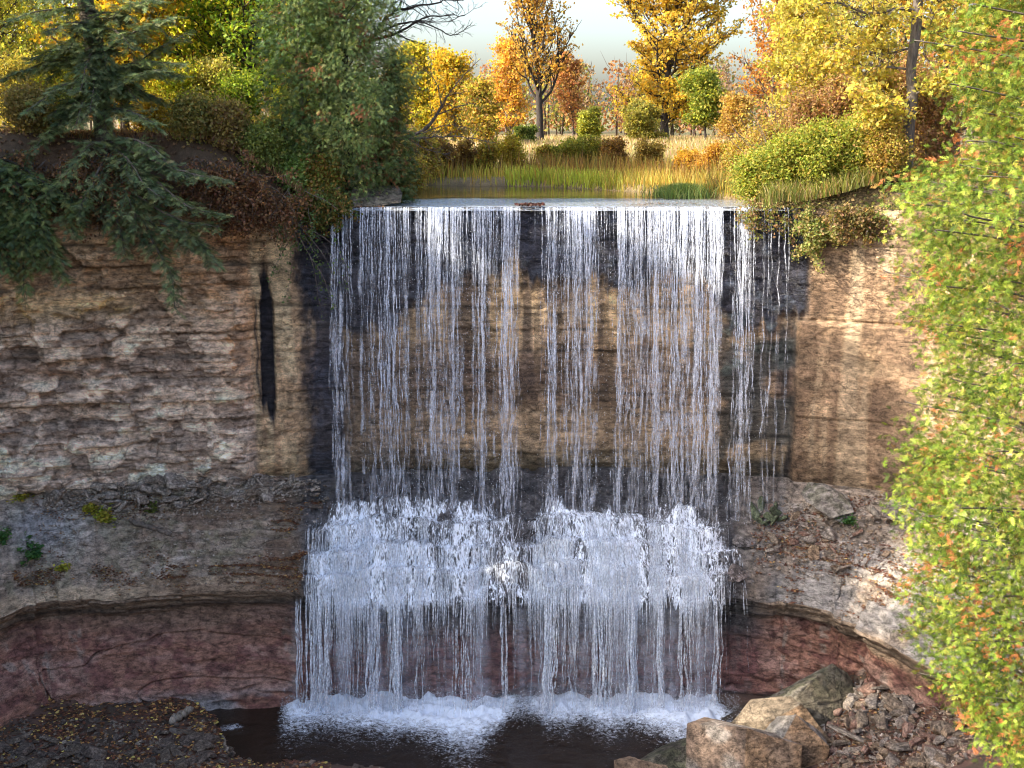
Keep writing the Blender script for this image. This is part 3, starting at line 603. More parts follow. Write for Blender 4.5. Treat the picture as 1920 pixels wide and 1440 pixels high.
for args in ((2100, 401, .0025, .010, 1.0), (300, 402, .006, .018, .8)):
    V, Fq, A = cascade(*args); Vs.append(V); Fs.append(Fq+off_); At.append(A); off_ += len(V)
# the strong columns of the lower fall
for ci, (cx, n, wd, o0) in enumerate([(594, 8, .04, .5), (625, 26, .14, .75), (650, 12, .2, .5), (725, 16, .08, .7), (765, 30, .08, .95), (880, 8, .15, .4), (945, 8, .08, .5), (1022, 24, .09, .85), (1105, 18, .1, .7), (1165, 24, .1, .85), (1215, 12, .08, .6), (1250, 8, .06, .5), (1310, 7, .05, .5)]):
    r = np.random.default_rng(500+ci); m = 100; x0 = (cx-960)/62.6+r.normal(0, wd, (n, 1)); H = 3.1
    z = -10.45-H*np.linspace(0, 1, m)[None]+0*x0; dr_ = -10.45-z
    y0 = np.interp(x0, X, SM[-1, :, 1])-.08; y = y0-(.5+.4*r.random((n, 1)))*np.sqrt(2*(dr_+.02)/9.81)
    wv = .07*(vn(cx*1., z*1.1, 0, 9)-.5)*np.sqrt(dr_)+.06*(vn(x0*77, z*2.3, 1, 10)-.5)*np.sqrt(dr_)
    rad = (.006+.014*r.random((n, 1)))*(.7+.7*vn(x0*50, z*2.4, 0, 79))*(1+.22*np.sqrt(dr_)); op = 1.0*o0*(.6+.5*r.random((n, 1)))*(1-.3*ss(.5, 3.1, dr_))*ss(.0, .45*r.random((n, 1))+.02, dr_)
    V, Fq, A = strands(np.stack([x0+wv, y, z], -1), rad, op, dr_+0*rad); Vs.append(V); Fs.append(Fq+off_); At.append(A); off_ += len(V)
A = {k: np.concatenate([a[k] for a in At]) for k in At[0]}
tag(mk('lower_fall_water', np.concatenate(Vs), np.concatenate(Fs), M['cascade'], attrs=A, smooth=True), 'ragged white strands falling from the ledge into the pool', kind='structure')
# veils of the lower fall
r = np.random.default_rng(6); n = 150; m = 50; x0 = r.uniform(-6, 5.6, (n, 1)); z = -10.4-3.17*np.linspace(0, 1, m)[None]+0*x0; dr_ = -10.4-z
y = np.interp(x0, X, SM[-1, :, 1])-.05-(.4+.7*r.random((n, 1)))*np.sqrt(2*dr_/9.81+.001)
V, Fq, A = strands(np.stack([x0+.1*(vn(x0*9, z, 0, 2)-.5), y, z], -1), (.06+.14*r.random((n, 1)))*(1+0*z), .11*(.1+.9*r.random((n, 1))**2)*ss(0, .5, dr_)*(1+.4*ss(2, 3.1, dr_)), dr_+0*z, .3)
tag(mk('lower_veil_water', V, Fq, M['fall'], attrs=A, smooth=True), 'thin misty veils between the strands of the lower fall', kind='structure')
n = 16000; x = r.uniform(-6.3, 6.2, n); y = 31.3+r.normal(0, .4, n); hz = np.abs(r.normal(0, .28, n))
drops('splash_water', np.stack([x, y, -13.55+hz], -1), .004+.008*r.random(n)**2, M['drop'], 'splashes thrown up where the falls strike the pool', 1.1)
n = 12000; x = r.uniform(-6.0, 6.5, n); qd = r.uniform(.2, 1, n); k = r.random(n) < .15+flux(x, qd); x, qd = x[k], qd[k]; n = len(x)
Pd = bil(SM, np.interp(x, X, np.arange(nS)), qd*(nq-1))+np.stack([0*x, -.6*np.ones(n), .9*np.ones(n)], -1)*np.abs(r.normal(0, .14, n))[:, None]
drops('ledge_splash_water', Pd, .004+.007*r.random(n)**2, M['drop'], 'splashes dancing over the cascade on the ledge', 1.1)
# ------------------------------------------------------------------ plants
def rand_dirs(r, n):
    v = r.normal(size=(n, 3)); return v/np.linalg.norm(v, axis=1)[:, None]
def norm(v): return v/np.maximum(np.linalg.norm(v, axis=-1, keepdims=True), 1e-9)
def leaf_quads(r, Cn, size, flat=.5, elong=1.5, col=None, updir=(0, 0, 1)):
    """one folded diamond per centre"""
    n = len(Cn); nrm = norm(rand_dirs(r, n)*(1-flat)+np.array(updir)*flat)
    a = norm(np.cross(nrm, rand_dirs(r, n))); b = np.cross(nrm, a)
    s = size*(.6+.8*r.random(n))[:, None]
    V = np.stack([Cn-a*s*elong*.5, Cn+b*s*.5+nrm*s*.1, Cn+a*s*elong*.5, Cn-b*s*.5+nrm*s*.1], 1).reshape(-1, 3)
    return V, np.arange(n*4).reshape(-1, 4)
def palette(r, n, cols, wts, jit=.18):
    cols = np.array(cols, float); k = r.choice(len(cols), n, p=np.array(wts)/sum(wts)); c = cols[k]
    return np.clip(c*(1+jit*r.normal(size=(n, 1)))*(1+.06*r.normal(size=(n, 3))), .003, 1)
class Tube:
    def __init__(s): s.V = []; s.F = []; s.o = 0
    def add(s, P_, Rd, sides=6):
        P_ = np.asarray(P_, float); Rd = np.asarray(Rd, float); n = len(P_)
        if n < 2: return
        T_ = norm(np.gradient(P_, axis=0)); ref = np.array([.31, .95, .1]) if abs(T_[0][2]) > .5 else np.array([0, 0, 1.])
        A = norm(np.cross(T_, ref)); B = np.cross(T_, A); an = np.arange(sides)*2*np.pi/sides
        V = P_[:, None]+Rd[:, None, None]*(np.cos(an)[:, None]*A[:, None]+np.sin(an)[:, None]*B[:, None])
        b = (np.arange(n-1)[:, None])*sides; k = np.arange(sides); k2 = (k+1) % sides
        Fq = np.stack([b+k, b+k2, b+sides+k2, b+sides+k], -1).reshape(-1, 4)+s.o
        s.V.append(V.reshape(-1, 3)); s.F.append(Fq); s.o += n*sides
    def build(s, name, mat, parent, origin=None): return mk(name, np.concatenate(s.V), np.concatenate(s.F), mat, parent, smooth=True, origin=origin)
def path(r, p, d, L, n, up=0., wig=.12):
    pts = [np.array(p, float)]; d = norm(np.array(d, float)); st = L/n
    for i in range(n):
        d = norm(d+wig*r.normal(size=3)+np.array([0, 0, up])*st); pts.append(pts[-1]+d*st)
    return np.array(pts)
def tree(r, H, spread, base_frac=.25, rad=.2, limbs=34, up=.15, angle=55, top=.35, mid=.55, sub=7, leafn=16, leaf=.12, clump=.35, flatc=.5, cols=None, wts=None, lean=(0, 0), forks=1, bare=0., shape='ovate', elev=None):
    """returns (Tube, leafV, leafF, leafC); origin at the base of the trunk"""
    tb = Tube(); anchors = []
    for fk in range(forks):
        d0 = np.array([lean[0]+(.22*math.cos(fk*2.4+1) if forks > 1 else 0), lean[1]+(.22*math.sin(fk*2.4+1) if forks > 1 else 0), 1.])
        hh = H*(1 if fk == 0 else .75+.2*r.random())
        tr = path(r, (0, 0, 0), d0, hh, 22, .02, .035); tt = np.linspace(0, 1, 23); rr_ = rad*(1-.93*tt**.9)*(1+.5*np.exp(-tt*28))
        if forks > 1: rr_ = rr_*.8
        tb.add(tr, np.maximum(rr_, .006), 9)
        nl = limbs//forks
        for i in range(nl):
            t = base_frac+(1-base_frac)*((i+r.random())/nl)*.98; p = np.array([np.interp(t, tt, tr[:, k]) for k in range(3)])
            u = (t-base_frac)/(1-base_frac)
            if shape == 'ovate': wdt = np.interp(u, [0, .12, mid, .85, 1], [.55, .85, 1, top+.2, .12])
            elif shape == 'cone': wdt = 1.05-u*.92
            else: wdt = np.interp(u, [0, .3, .7, 1], [.8, 1, .85, .3])
            L = spread*wdt*(.48+.85*r.random()); ph = i*2.399+r.normal()*.4
            el = R(90-angle)+u*R(28)+r.normal()*.12
            if elev is not None: el = elev+r.normal()*.15
            d = np.array([math.cos(ph)*math.cos(el), math.sin(ph)*math.cos(el), math.sin(el)])
            lb = path(r, p, d, L, 9, up, .10); br = max(np.interp(t, tt, rr_)*.5, .008); br = min(br, .028*L+.006)
            tl = np.linspace(0, 1, 10); tb.add(lb, br*(1-.85*tl), 5)
            ns = max(2, int(sub*(.5+L/spread*.6)))
            for j in range(ns):
                tj = .22+.78*(j+r.random())/ns; q0 = np.array([np.interp(tj, tl, lb[:, k]) for k in range(3)]); dd = norm(lb[-1]-lb[0])
                d2 = norm(dd*.75+np.cross(dd, [0, 0, 1])*(.9 if j % 2 else -.9)+np.array([0, 0, .25])+.35*r.normal(size=3)); l2 = L*(.22+.28*(1-tj)+.12*r.random())
                s2 = path(r, q0, d2, l2, 5, up*.6, .16); tb.add(s2, br*.42*(1-.8*np.linspace(0, 1, 6))+.002, 4)
                if r.random() > bare: anchors.append((s2[2:], u))
            if r.random() > bare: anchors.append((lb[6:], u))
    if not anchors: return tb, None, None, None
    cen = np.concatenate([a[0] for a in anchors]); cu = np.concatenate([np.full(len(a[0]), a[1]) for a in anchors])
    n = len(cen)*leafn; ci = r.integers(0, len(cen), n); off_ = r.normal(size=(n, 3))*clump*np.array([1, 1, flatc])
    Cn = cen[ci]+off_; V, Fq = leaf_quads(r, Cn, leaf, .35)
    c = palette(r, n, cols, wts)
    cl_ = hsh(ci, 3)[:, None]; c = c*(.72+.6*cl_)
    return tb, V, Fq, np.clip(np.repeat(c, 4, 0), .003, 1)
def ground_at(x, y): return float(ground(x, y))
def plant(name, label, cat, px, Y, r=None, group=None, bark='bark', leafm='leaf', x=None, z=None, rz=0, sink=.1, crown='crown', trunk='trunk', **kw):
    x = P(px, 300, Y)[0] if x is None else x; z = ground_at(x, Y)-sink if z is None else z
    r = r or rng
    tb, V, Fq, Cc = tree(r, **kw); e = empty(name, (x, Y, z), label, cat, group, rz)
    tb.build(trunk, M[bark], e)
    if V is not None: mk(crown, V, Fq, M[leafm], e, attrs={'Col': Cc})
    return e
GOLD = ([(.42, .25, .05), (.36, .19, .045), (.46, .31, .07), (.28, .19, .05)], (4, 2, 2, 1))
YEL = ([(.52, .35, .05), (.43, .27, .04), (.56, .43, .09), (.33, .27, .05)], (4, 2, 2, 1))
RUST = ([(.38, .15, .04), (.42, .21, .05), (.26, .11, .04), (.44, .29, .07)], (3, 3, 1, 1))
YGRN = ([(.58, .60, .07), (.44, .50, .06), (.68, .58, .08), (.26, .34, .04), (.66, .44, .06)], (4, 3, 3, 2, 1))
GRN = ([(.09, .15, .03), (.14, .20, .035), (.06, .10, .025), (.24, .24, .05)], (4, 3, 2, 1))
MIX = ([(.40, .31, .05), (.32, .20, .05), (.22, .24, .04), (.46, .30, .06), (.28, .15, .06)], (3, 2, 3, 2, 1))
def cw(p): return dict(cols=p[0], wts=p[1])
FG = 'trees standing in the meadow beyond the river'
# --- the meadow trees
plant('maple_tree', 'tall golden maple with bare upper twigs, standing alone in the meadow straight above the falls', 'tree', 1012, 103, group=FG, H=17, spread=4.8, base_frac=.19, rad=.33, limbs=60, up=.22, angle=48, top=.25, mid=.35, sub=10, leafn=4, leaf=.16, clump=.26, flatc=.35, bark='bark_dark', shape='cone', bare=.18, **cw(GOLD))
plant('maple_tree', 'broad bright yellow maple with layered branches, the larger tree right of the lone golden maple', 'tree', 1246, 108, group=FG, H=20, spread=6.3, base_frac=.065, rad=.36, limbs=90, up=.08, angle=68, top=.45, mid=.2, sub=11, leafn=9, leaf=.18, clump=.30, flatc=.28, bark='bark_dark', **cw(YEL))
plant('ash_tree', 'small round green tree with a dark stem at the right foot of the yellow maple', 'tree', 1322, 98, group=FG, H=5.2, spread=1.9, base_frac=.28, rad=.12, limbs=34, up=.3, sub=8, leafn=13, leaf=.14, clump=.28, flatc=.8, bark='bark_dark', cols=[(.20, .23, .04), (.12, .17, .03), (.33, .31, .05)], wts=(3, 2, 2))
plant('larch_tree', 'tall rust-orange tree with an upright narrow crown beside the right bank shrubs', 'tree', 1440, 88, group=FG, H=15, spread=3.3, base_frac=.12, rad=.2, limbs=60, up=.2, angle=55, sub=9, leafn=5, leaf=.14, clump=.25, flatc=.4, bark='bark', bare=.15, **cw(RUST))
plant('maple_tree', 'low reddish orange tree just right behind the lone golden maple', 'tree', 1074, 122, group=FG, H=8.2, spread=2.2, base_frac=.15, rad=.14, limbs=38, up=.3, sub=8, leafn=4, leaf=.18, clump=.28, bare=.2, cols=[(.40, .19, .09), (.44, .26, .10), (.32, .17, .09)], wts=(2, 2, 1))
plant('maple_tree', 'orange tree standing close left of the lone golden maple', 'tree', 950, 118, group=FG, H=8.6, spread=3.0, base_frac=.1, rad=.14, limbs=44, up=.2, sub=9, leafn=5, leaf=.18, clump=.32, cols=[(.56, .33, .07), (.48, .24, .08), (.56, .42, .08)], wts=(3, 2, 2))
plant('maple_tree', 'rounded golden tree with a green shoulder, left edge of the open meadow', 'tree', 852, 92, group=FG, H=6.4, spread=2.3, base_frac=.1, rad=.14, limbs=46, up=.3, sub=9, leafn=7, leaf=.15, clump=.36, shape='ovate', cols=[(.46, .30, .03), (.30, .28, .04), (.52, .34, .03)], wts=(3, 2, 2))
plant('maple_tree', 'yellow-green tree behind the dark cedar at the left edge of the meadow', 'tree', 788, 94, group=FG, H=7.2, spread=2.3, base_frac=.1, rad=.14, limbs=46, up=.3, sub=9, leafn=6, leaf=.16, clump=.36, shape='ovate', cols=[(.40, .33, .04), (.26, .28, .04), (.50, .38, .04)], wts=(3, 3, 2))
plant('maple_tree', 'low yellow tree half hidden below the bare reaching branches', 'tree', 905, 88, group=FG, H=4.0, spread=2.0, base_frac=.05, rad=.09, limbs=30, up=.3, sub=7, leafn=9, leaf=.14, clump=.32, **cw(MIX))
plant('shrub', 'small dark green bush at the foot of the lone golden maple', 'bush', 985, 98, group=FG, H=1.3, spread=.8, base_frac=.05, rad=.04, limbs=22, up=.3, sub=6, leafn=20, leaf=.10, clump=.18, shape='round', cols=[(.10, .14, .03), (.2, .22, .05)], wts=(2, 1), trunk='stem')
plant('shrub', 'yellow-green bush in the meadow between the two maples', 'bush', 1102, 104, group=FG, H=2.6, spread=1.1, base_frac=.05, rad=.05, limbs=24, up=.3, sub=6, leafn=16, leaf=.13, clump=.22, trunk='stem', cols=[(.36, .36, .07), (.28, .30, .06)], wts=(1, 1))
plant('shrub', 'olive bush under the left side of the broad yellow maple', 'bush', 1200, 100, group=FG, H=2.4, spread=1.7, base_frac=.05, rad=.05, limbs=30, up=.3, sub=7, leafn=16, leaf=.13, clump=.24, shape='round', cols=[(.22, .20, .05), (.3, .26, .06), (.16, .17, .04)], wts=(2, 2, 1), trunk='stem')
plant('shrub', 'golden bush right of the small green tree', 'bush', 1375, 95, group=FG, H=3.4, spread=1.8, base_frac=.05, rad=.05, limbs=30, up=.3, sub=7, leafn=8, leaf=.13, clump=.28, trunk='stem', cols=[(.42, .30, .08), (.36, .22, .07)], wts=(1, 1))
# far edge of the woods: one mass of thin grey and tawny trees
def woods():
    r = np.random.default_rng(50); Vs, Fs, Cs_, off = [], [], [], 0; tb = Tube()
    for i in range(230):
        x = r.uniform(-75, 80); y = r.uniform(140, 190); h = r.uniform(5, 9.5)*(1+.25*(y-150)/40)*(1.5 if abs(x+0) > 38 else 1); g = ground_at(x, y)
        wd = r.uniform(1.6, 3.2); n = int(420*r.uniform(.25, 1)); u = r.random(n)
        rr_ = wd*np.sqrt(np.clip(1-((u-.45)/.58)**2, .02, 1))*r.random(n)**.5; a = r.random(n)*6.28
        Cn = np.stack([x+rr_*np.cos(a), y+rr_*np.sin(a), g+h*(.12+.88*u)], -1); V, Fq = leaf_quads(r, Cn, .34, .2, 1.3)
        pc = [((.40, .27, .10), (.34, .20, .10)), ((.28, .20, .12), (.24, .16, .11)), ((.34, .28, .07), (.2, .2, .06)), ((.38, .18, .08), (.30, .15, .09)), ((.2, .2, .06), (.12, .14, .04))][r.integers(0, 5)]
        c = palette(r, n, pc, (1, 1)); Vs.append(V); Fs.append(Fq+off); Cs_.append(np.repeat(c, 4, 0)); off += len(V)
        tb.add(np.array([[x, y, g-.2], [x+r.normal()*.2, y, g+h*.5], [x+r.normal()*.4, y, g+h*1.02]]), [.12, .08, .02], 4)
        for k in range(9):
            z0 = g+h*r.uniform(.2, .8); a = r.random()*6.28; l = wd*r.uniform(.6, 1.1); tb.add(np.array([[x, y, z0], [x+l*.6*math.cos(a), y+l*.6*math.sin(a), z0+l*.6], [x+l*math.cos(a), y+l*math.sin(a), z0+l*1.3]]), [.05, .03, .01], 3)
    tv = np.concatenate(tb.V); tf = np.concatenate(tb.F)
    V = np.concatenate(Vs+[tv]); Fq = np.concatenate(Fs+[tf+off]); c = np.concatenate(Cs_+[np.tile([(.12, .085, .07)], (len(tv), 1))])
    tag(mk('far_woods', V, Fq, M['leaf'], attrs={'Col': c}), 'hazy tawny wood along the far side of the meadow', kind='stuff')
woods()
# --- meadow grass, reeds and sedges
def blades(name, label, n, fx_, h, wd_, cols, wts, seed, bend=.35, mat='grass'):
    r = np.random.default_rng(seed); x, y = fx_(r, n); n = len(x); z = ground(x, y)
    hh = h*(.5+.8*r.random(n)); a = r.random(n)*6.28; bx = np.cos(a)*hh*bend*r.random(n); by = np.sin(a)*hh*bend*r.random(n)
    w0 = wd_*(.6+.8*r.random(n)); px_, py_ = -np.sin(a+1), np.cos(a+1); px_ = np.cos(a*3.1); py_ = np.sin(a*3.1)*.6
    b0 = np.stack([x-px_*w0, y-py_*w0, z-.05], -1); b1 = np.stack([x+px_*w0, y+py_*w0, z-.05], -1); m0 = np.stack([x+bx*.35+px_*w0*.8, y+by*.35+py_*w0*.8, z+hh*.55], -1); m1 = np.stack([x+bx*.35-px_*w0*.8, y+by*.35-py_*w0*.8, z+hh*.55], -1)
    t0 = np.stack([x+bx, y+by, z+hh], -1); t1 = t0+np.stack([px_*w0*.25, py_*w0*.25, 0*x], -1)
    V = np.stack([b0, b1, m0, m1, t1, t0], 1).reshape(-1, 3); i = np.arange(n)[:, None]*6
    Fq = np.stack([i+[0, 1, 2, 3], i+[3, 2, 4, 5]], 1).reshape(-1, 4)
    c = palette(r, n, cols, wts)*(.75+.5*fbm(x*.8, y*.8, 1, 3, seed))[:, None]
    return tag(mk(name, V, Fq, M[mat], attrs={'Col': np.repeat(c, 6, 0)}), label, kind='stuff')
def region(x0, x1, y0, y1, f=None):
    def g(r, n):
        x = r.uniform(x0, x1, n); y = y0+(y1-y0)*r.random(n)**1.3
        k = ground(x, y) > -.02
        if f is not None: k &= f(x, y, r)
        return x[k], y[k]
    return g
shore = lambda x, y: y-yfar(x)
blades('meadow_grass', 'dry pinkish tan and olive grass covering the meadow', 70000, region(-14, 26, 50, 125), .55, .035, [(.46, .30, .17), (.38, .31, .12), (.58, .42, .28), (.30, .30, .09)], (3, 3, 2, 2), 61)
blades('reed_grass', 'yellow-green sedge and reed edging the far side of the river', 15000, region(-4.4, 8, 36.5, 50, lambda x, y, r: (shore(x, y) > -.1) & (shore(x, y) < 1.2+1.0*vn(x*1.3, 0, 0, 62))), .46, .014, [(.42, .40, .06), (.56, .42, .09), (.32, .31, .06), (.56, .36, .09)], (2, 3, 2, 2), 62, .4)
blades('marsh_grass', 'tall brown and golden marsh plants behind the reeds', 26000, region(-4.5, 11, 40, 58, lambda x, y, r: (shore(x, y) > 1.0) & (shore(x, y) < 6) & (r.random(len(x)) < .1+1.3*ss(.35, .6, fbm(x*.45, y*.4, 0, 3, 63)))), .78, .016, [(.25, .13, .04), (.16, .085, .035), (.36, .24, .06), (.26, .24, .05), (.40, .22, .05)], (3, 2, 3, 2, 1), 63, .3)
blades('bank_grass', 'rough green and straw grass along the right bank rim', 16000, region(6.4, 13.5, 34.2, 44, lambda x, y, r: (x > 7.0) | (y > 36.5)), .45, .012, [(.20, .22, .04), (.36, .28, .12), (.12, .15, .03), (.40, .25, .10)], (3, 2, 2, 1), 64, .8)
blades('far_tuft_grass', 'bright lime green grass patch at the water edge in front of the marsh', 9000, region(-.2, 3.8, 41, 48.5, lambda x, y, r: (shore(x, y) > -.2) & (shore(x, y) < 1.1)), .42, .016, [(.44, .48, .06), (.36, .40, .06), (.56, .54, .12)], (3, 2, 1), 65, .5)
# bushes among the reeds, one by one
def bush(name, label, px, Y, H, Sp, cols, wts, leaf=.06, n=30, leafn=20, group=None, seed=0, cat='bush', bark='twig', clump=.13, z=None, sub=6, x=None, bare=0., up=.35, angle=45):
    r = np.random.default_rng(900+seed)
    return plant(name, label, cat, px, Y, r=r, group=group, bark=bark, x=x, z=z, H=H*.85, spread=Sp, base_frac=.03, rad=.03+.01*H, limbs=n, up=up, angle=angle, sub=sub, leafn=leafn, leaf=leaf, clump=clump, flatc=.8, shape='round', cols=cols, wts=wts, trunk='stem', crown='foliage', bare=bare, forks=1)
BR = ([(.24, .13, .04), (.16, .09, .035), (.34, .20, .05)], (3, 2, 2))
OL = ([(.24, .24, .04), (.34, .28, .05), (.16, .17, .035)], (3, 2, 2))
MG = 'bushes in the marsh beyond the river'
for i, (px, Y, H, Sp, pal, lb) in enumerate([
    (830, 49.5, 1.15, .75, BR, 'dark russet bush at the left end of the reeds'), (868, 50.5, 1.1, .8, BR, 'brown bush beside the russet one at the left of the reeds'),
    (915, 50, 1.2, .6, MIX, 'golden brown bush in the marsh below the orange tree'), (958, 49.5, 1.35, .75, ([(.44, .36, .05), (.36, .26, .05)], (1, 1)), 'yellow bush in the marsh below the lone golden maple'),
    (1065, 50.5, 1.15, .9, OL, 'olive bush with a dark base, first of the pair in mid marsh'), (1110, 51, 1.1, .85, OL, 'wide olive bush right of mid marsh'), (1155, 50, 1.05, .8, BR, 'rust brown bush at the right of the mid marsh pair'),
    (1215, 49, .95, .8, ([(.33, .25, .07), (.25, .17, .05)], (1, 1)), 'low tawny bush near the right end of the marsh'), (1022, 52, 1.0, .6, MIX, 'small mixed bush behind the lime green grass'),
    (1290, 44, .95, .7, ([(.50, .33, .05), (.40, .22, .04)], (1, 1)), 'orange gold bush near the grassy islet'), (1330, 42.5, 1.1, .7, ([(.50, .30, .05), (.42, .24, .06)], (1, 1)), 'orange bush between the islet and the right bank'), (1368, 44, 1.2, .8, MIX, 'golden brown bush under the bare willow stems')]):
    bush('marsh_bush', lb, px, Y, H, Sp, pal[0], pal[1], .055, 26, 18, MG, i, clump=.10)
def islet(r, n):
    a = r.random(n)*6.28; q_ = np.abs(r.normal(size=n))*.5; return 5.35+q_*.85*np.cos(a)*(1+.3*np.sin(3*a)), 39.2+q_*.8*np.sin(a)
_g = ground
def ground(x, y): return np.maximum(_g(x, y), -.03+0*np.asarray(x, float))
blades('shore_grass', 'golden reeds and low sedge on the right shore between tussock and marsh', 6000, region(3.2, 7.6, 37.5, 44.5, lambda x, y, r: (shore(x, y) > -.15) & (shore(x, y) < 3.5)), .5, .013, [(.46, .36, .09), (.36, .34, .08), (.54, .36, .10)], (3, 2, 2), 68, .5)
blades('tussock_grass', 'dark green grassy tussock standing in the river near the right bank', 5200, islet, .38, .010, [(.10, .16, .05), (.17, .24, .07), (.32, .32, .09)], (3, 3, 1), 66, 1.1)
blades('dead_fern_grass', 'dead brown fern and twigs over the soil bank of the left rim', 3200, region(-16, -4.2, 34.2, 40), .2, .010, [(.22, .11, .06), (.13, .065, .04), (.32, .2, .1), (.20, .20, .07)], (3, 3, 1, 1), 67, 1.6)
# --- right bank: shrubs and trees above the buff wall
RB = 'shrubs on the right bank'
SH1 = ([(.26, .30, .05), (.38, .36, .08), (.15, .20, .035), (.46, .33, .08)], (4, 3, 2, 1)); SH2 = ([(.42, .29, .07), (.32, .20, .08), (.30, .28, .05), (.46, .36, .10)], (3, 2, 2, 2)); SH3 = ([(.34, .19, .10), (.26, .15, .08), (.42, .30, .12), (.28, .24, .06)], (3, 3, 2, 1))
for i, (px, Y, H, Sp, pal, lb, lf) in enumerate([
    (1418, 36.2, 1.0, .75, SH1, 'low green bush at the water edge where the lip meets the right bank', .05), (1470, 35.6, 1.5, .8, SH1, 'leafy green bush leaning over the dark wet corner', .05),
    (1535, 35.1, 1.7, .85, SH1, 'dense green bush right above the edge of the buff wall', .05), (1600, 35.0, 1.7, .9, SH1, 'green bush with pale leaves near the rim beside the cedar', .05),
    (1660, 34.6, 1.5, .8, SH2, 'olive bush crowded against the foreground cedar', .05), (1440, 38.5, 2.0, .9, SH2, 'straw coloured bush behind the water-edge bush', .055),
    (1510, 38.5, 2.6, 1.1, SH3, 'pinkish brown shrub in the middle of the right bank', .055), (1580, 38, 3.2, 1.1, SH3, 'tall tan shrub left of the grey trunk', .055),
    (1640, 37.5, 3.4, 1.1, SH2, 'tall golden shrub close to the grey trunk', .06), (1545, 41, 3.8, 1.4, SH2, 'yellow and tan thicket behind the pink brown shrub', .07),
    (1740, 36, 2.8, 1.1, SH3, 'brown shrub right of the grey trunk', .06), (1395, 40, 1.3, .8, SH2, 'tawny shrub at the foot of the bare willow stems', .05), (1690, 40, 3.6, 1.3, SH3, 'bronze thicket behind the grey trunk', .07)]):
    bush('bank_shrub', lb, px, Y, H, Sp, pal[0], pal[1], lf, 40, 15 if Y < 37 else 9, RB, 30+i, clump=.18, sub=7, bare=.0 if Y < 37 else .15)
# willow: a fan of thin bare stems
def stems(name, label, px, Y, n, H, fan_, leafpal=None, seed=1, leafn=5, bark='twig', lx=0.):
    r = np.random.default_rng(seed); x = P(px, 300, Y)[0]; e = empty(name, (x, Y, ground_at(x, Y)-.05), label, 'bush', 'shrubs on the right bank'); tb = Tube(); cn = []
    for i in range(n):
        a = r.uniform(0, 6.28); d = np.array([math.cos(a)*fan_*r.random()+lx, math.sin(a)*fan_*r.random()*.6, 1]); L = H*r.uniform(.6, 1.1)
        p = path(r, r.normal(size=3)*[.15, .15, 0], d, L, 9, -.02, .05); tb.add(p, .016*(1-.85*np.linspace(0, 1, 10)), 5)
        for k in range(4):
            j = r.integers(3, 9); s2 = path(r, p[j], norm(p[j]-p[j-1])+.5*r.normal(size=3), L*.25, 4, .1, .1); tb.add(s2, [.006, .005, .004, .003, .002], 4); cn.append(s2[1:])
    tb.build('stem', M[bark], e)
    if leafpal:
        cn = np.concatenate(cn); m = len(cn)*leafn; Cn = cn[r.integers(0, len(cn), m)]+r.normal(size=(m, 3))*.09; V, Fq = leaf_quads(r, Cn, .06, .3)
        mk('foliage', V, Fq, M['leaf'], e, attrs={'Col': np.repeat(palette(r, m, *leafpal), 4, 0)})
    return e
stems('willow_shrub', 'fan of thin bare willow stems rising from the right bank', 1452, 39, 22, 3.0, .55, (SH2[0], SH2[1]), 71, 3)
stems('willow_shrub', 'leaning spray of bare stems reaching left over the water', 1480, 37.5, 12, 2.6, .5, None, 72, lx=-.55)
plant('birch_tree', 'slender pale sapling with yellow leaves, straight stem left of the thicket', 'tree', 1480, 42, r=np.random.default_rng(73), H=5.6, spread=1.3, base_frac=.35, rad=.045, limbs=34, up=.3, sub=7, leafn=5, leaf=.09, clump=.22, bark='bark_pale', cols=[(.46, .38, .08), (.38, .34, .08)], wts=(1, 1))
plant('locust_tree', 'yellow-leaved tree with a thin trunk behind the slender sapling', 'tree', 1560, 50, r=np.random.default_rng(74), H=9.5, spread=3.0, base_frac=.22, rad=.1, limbs=50, up=.15, sub=8, leafn=5, leaf=.12, clump=.34, bark='bark', bare=.3, cols=[(.44, .38, .10), (.36, .30, .10), (.30, .30, .08)], wts=(3, 2, 2))
plant('ash_tree', 'half bare reddish tree rising behind the right bank thicket', 'tree', 1520, 64, r=np.random.default_rng(75), H=12, spread=3.0, base_frac=.2, rad=.13, limbs=50, up=.3, sub=9, leafn=6, leaf=.13, clump=.3, bark='bark', bare=.35, **cw(RUST))
plant('maple_tree', 'full golden tree filling the background left of the grey trunk', 'tree', 1640, 46, r=np.random.default_rng(76), H=10, spread=3.3, base_frac=.12, rad=.15, limbs=60, up=.15, sub=9, leafn=4, leaf=.11, clump=.32, bark='bark', bare=.15, cols=[(.46, .42, .12), (.38, .36, .12), (.34, .36, .10), (.44, .30, .14)], wts=(3, 3, 2, 1))
plant('maple_tree', 'golden green tree behind the upper part of the foreground cedar', 'tree', 1790, 44, r=np.random.default_rng(77), H=11, spread=3.6, base_frac=.1, rad=.17, limbs=60, up=.15, sub=9, leafn=7, leaf=.11, clump=.3, bark='bark', cols=[(.46, .36, .08), (.34, .30, .05), (.48, .26, .06)], wts=(3, 3, 1))
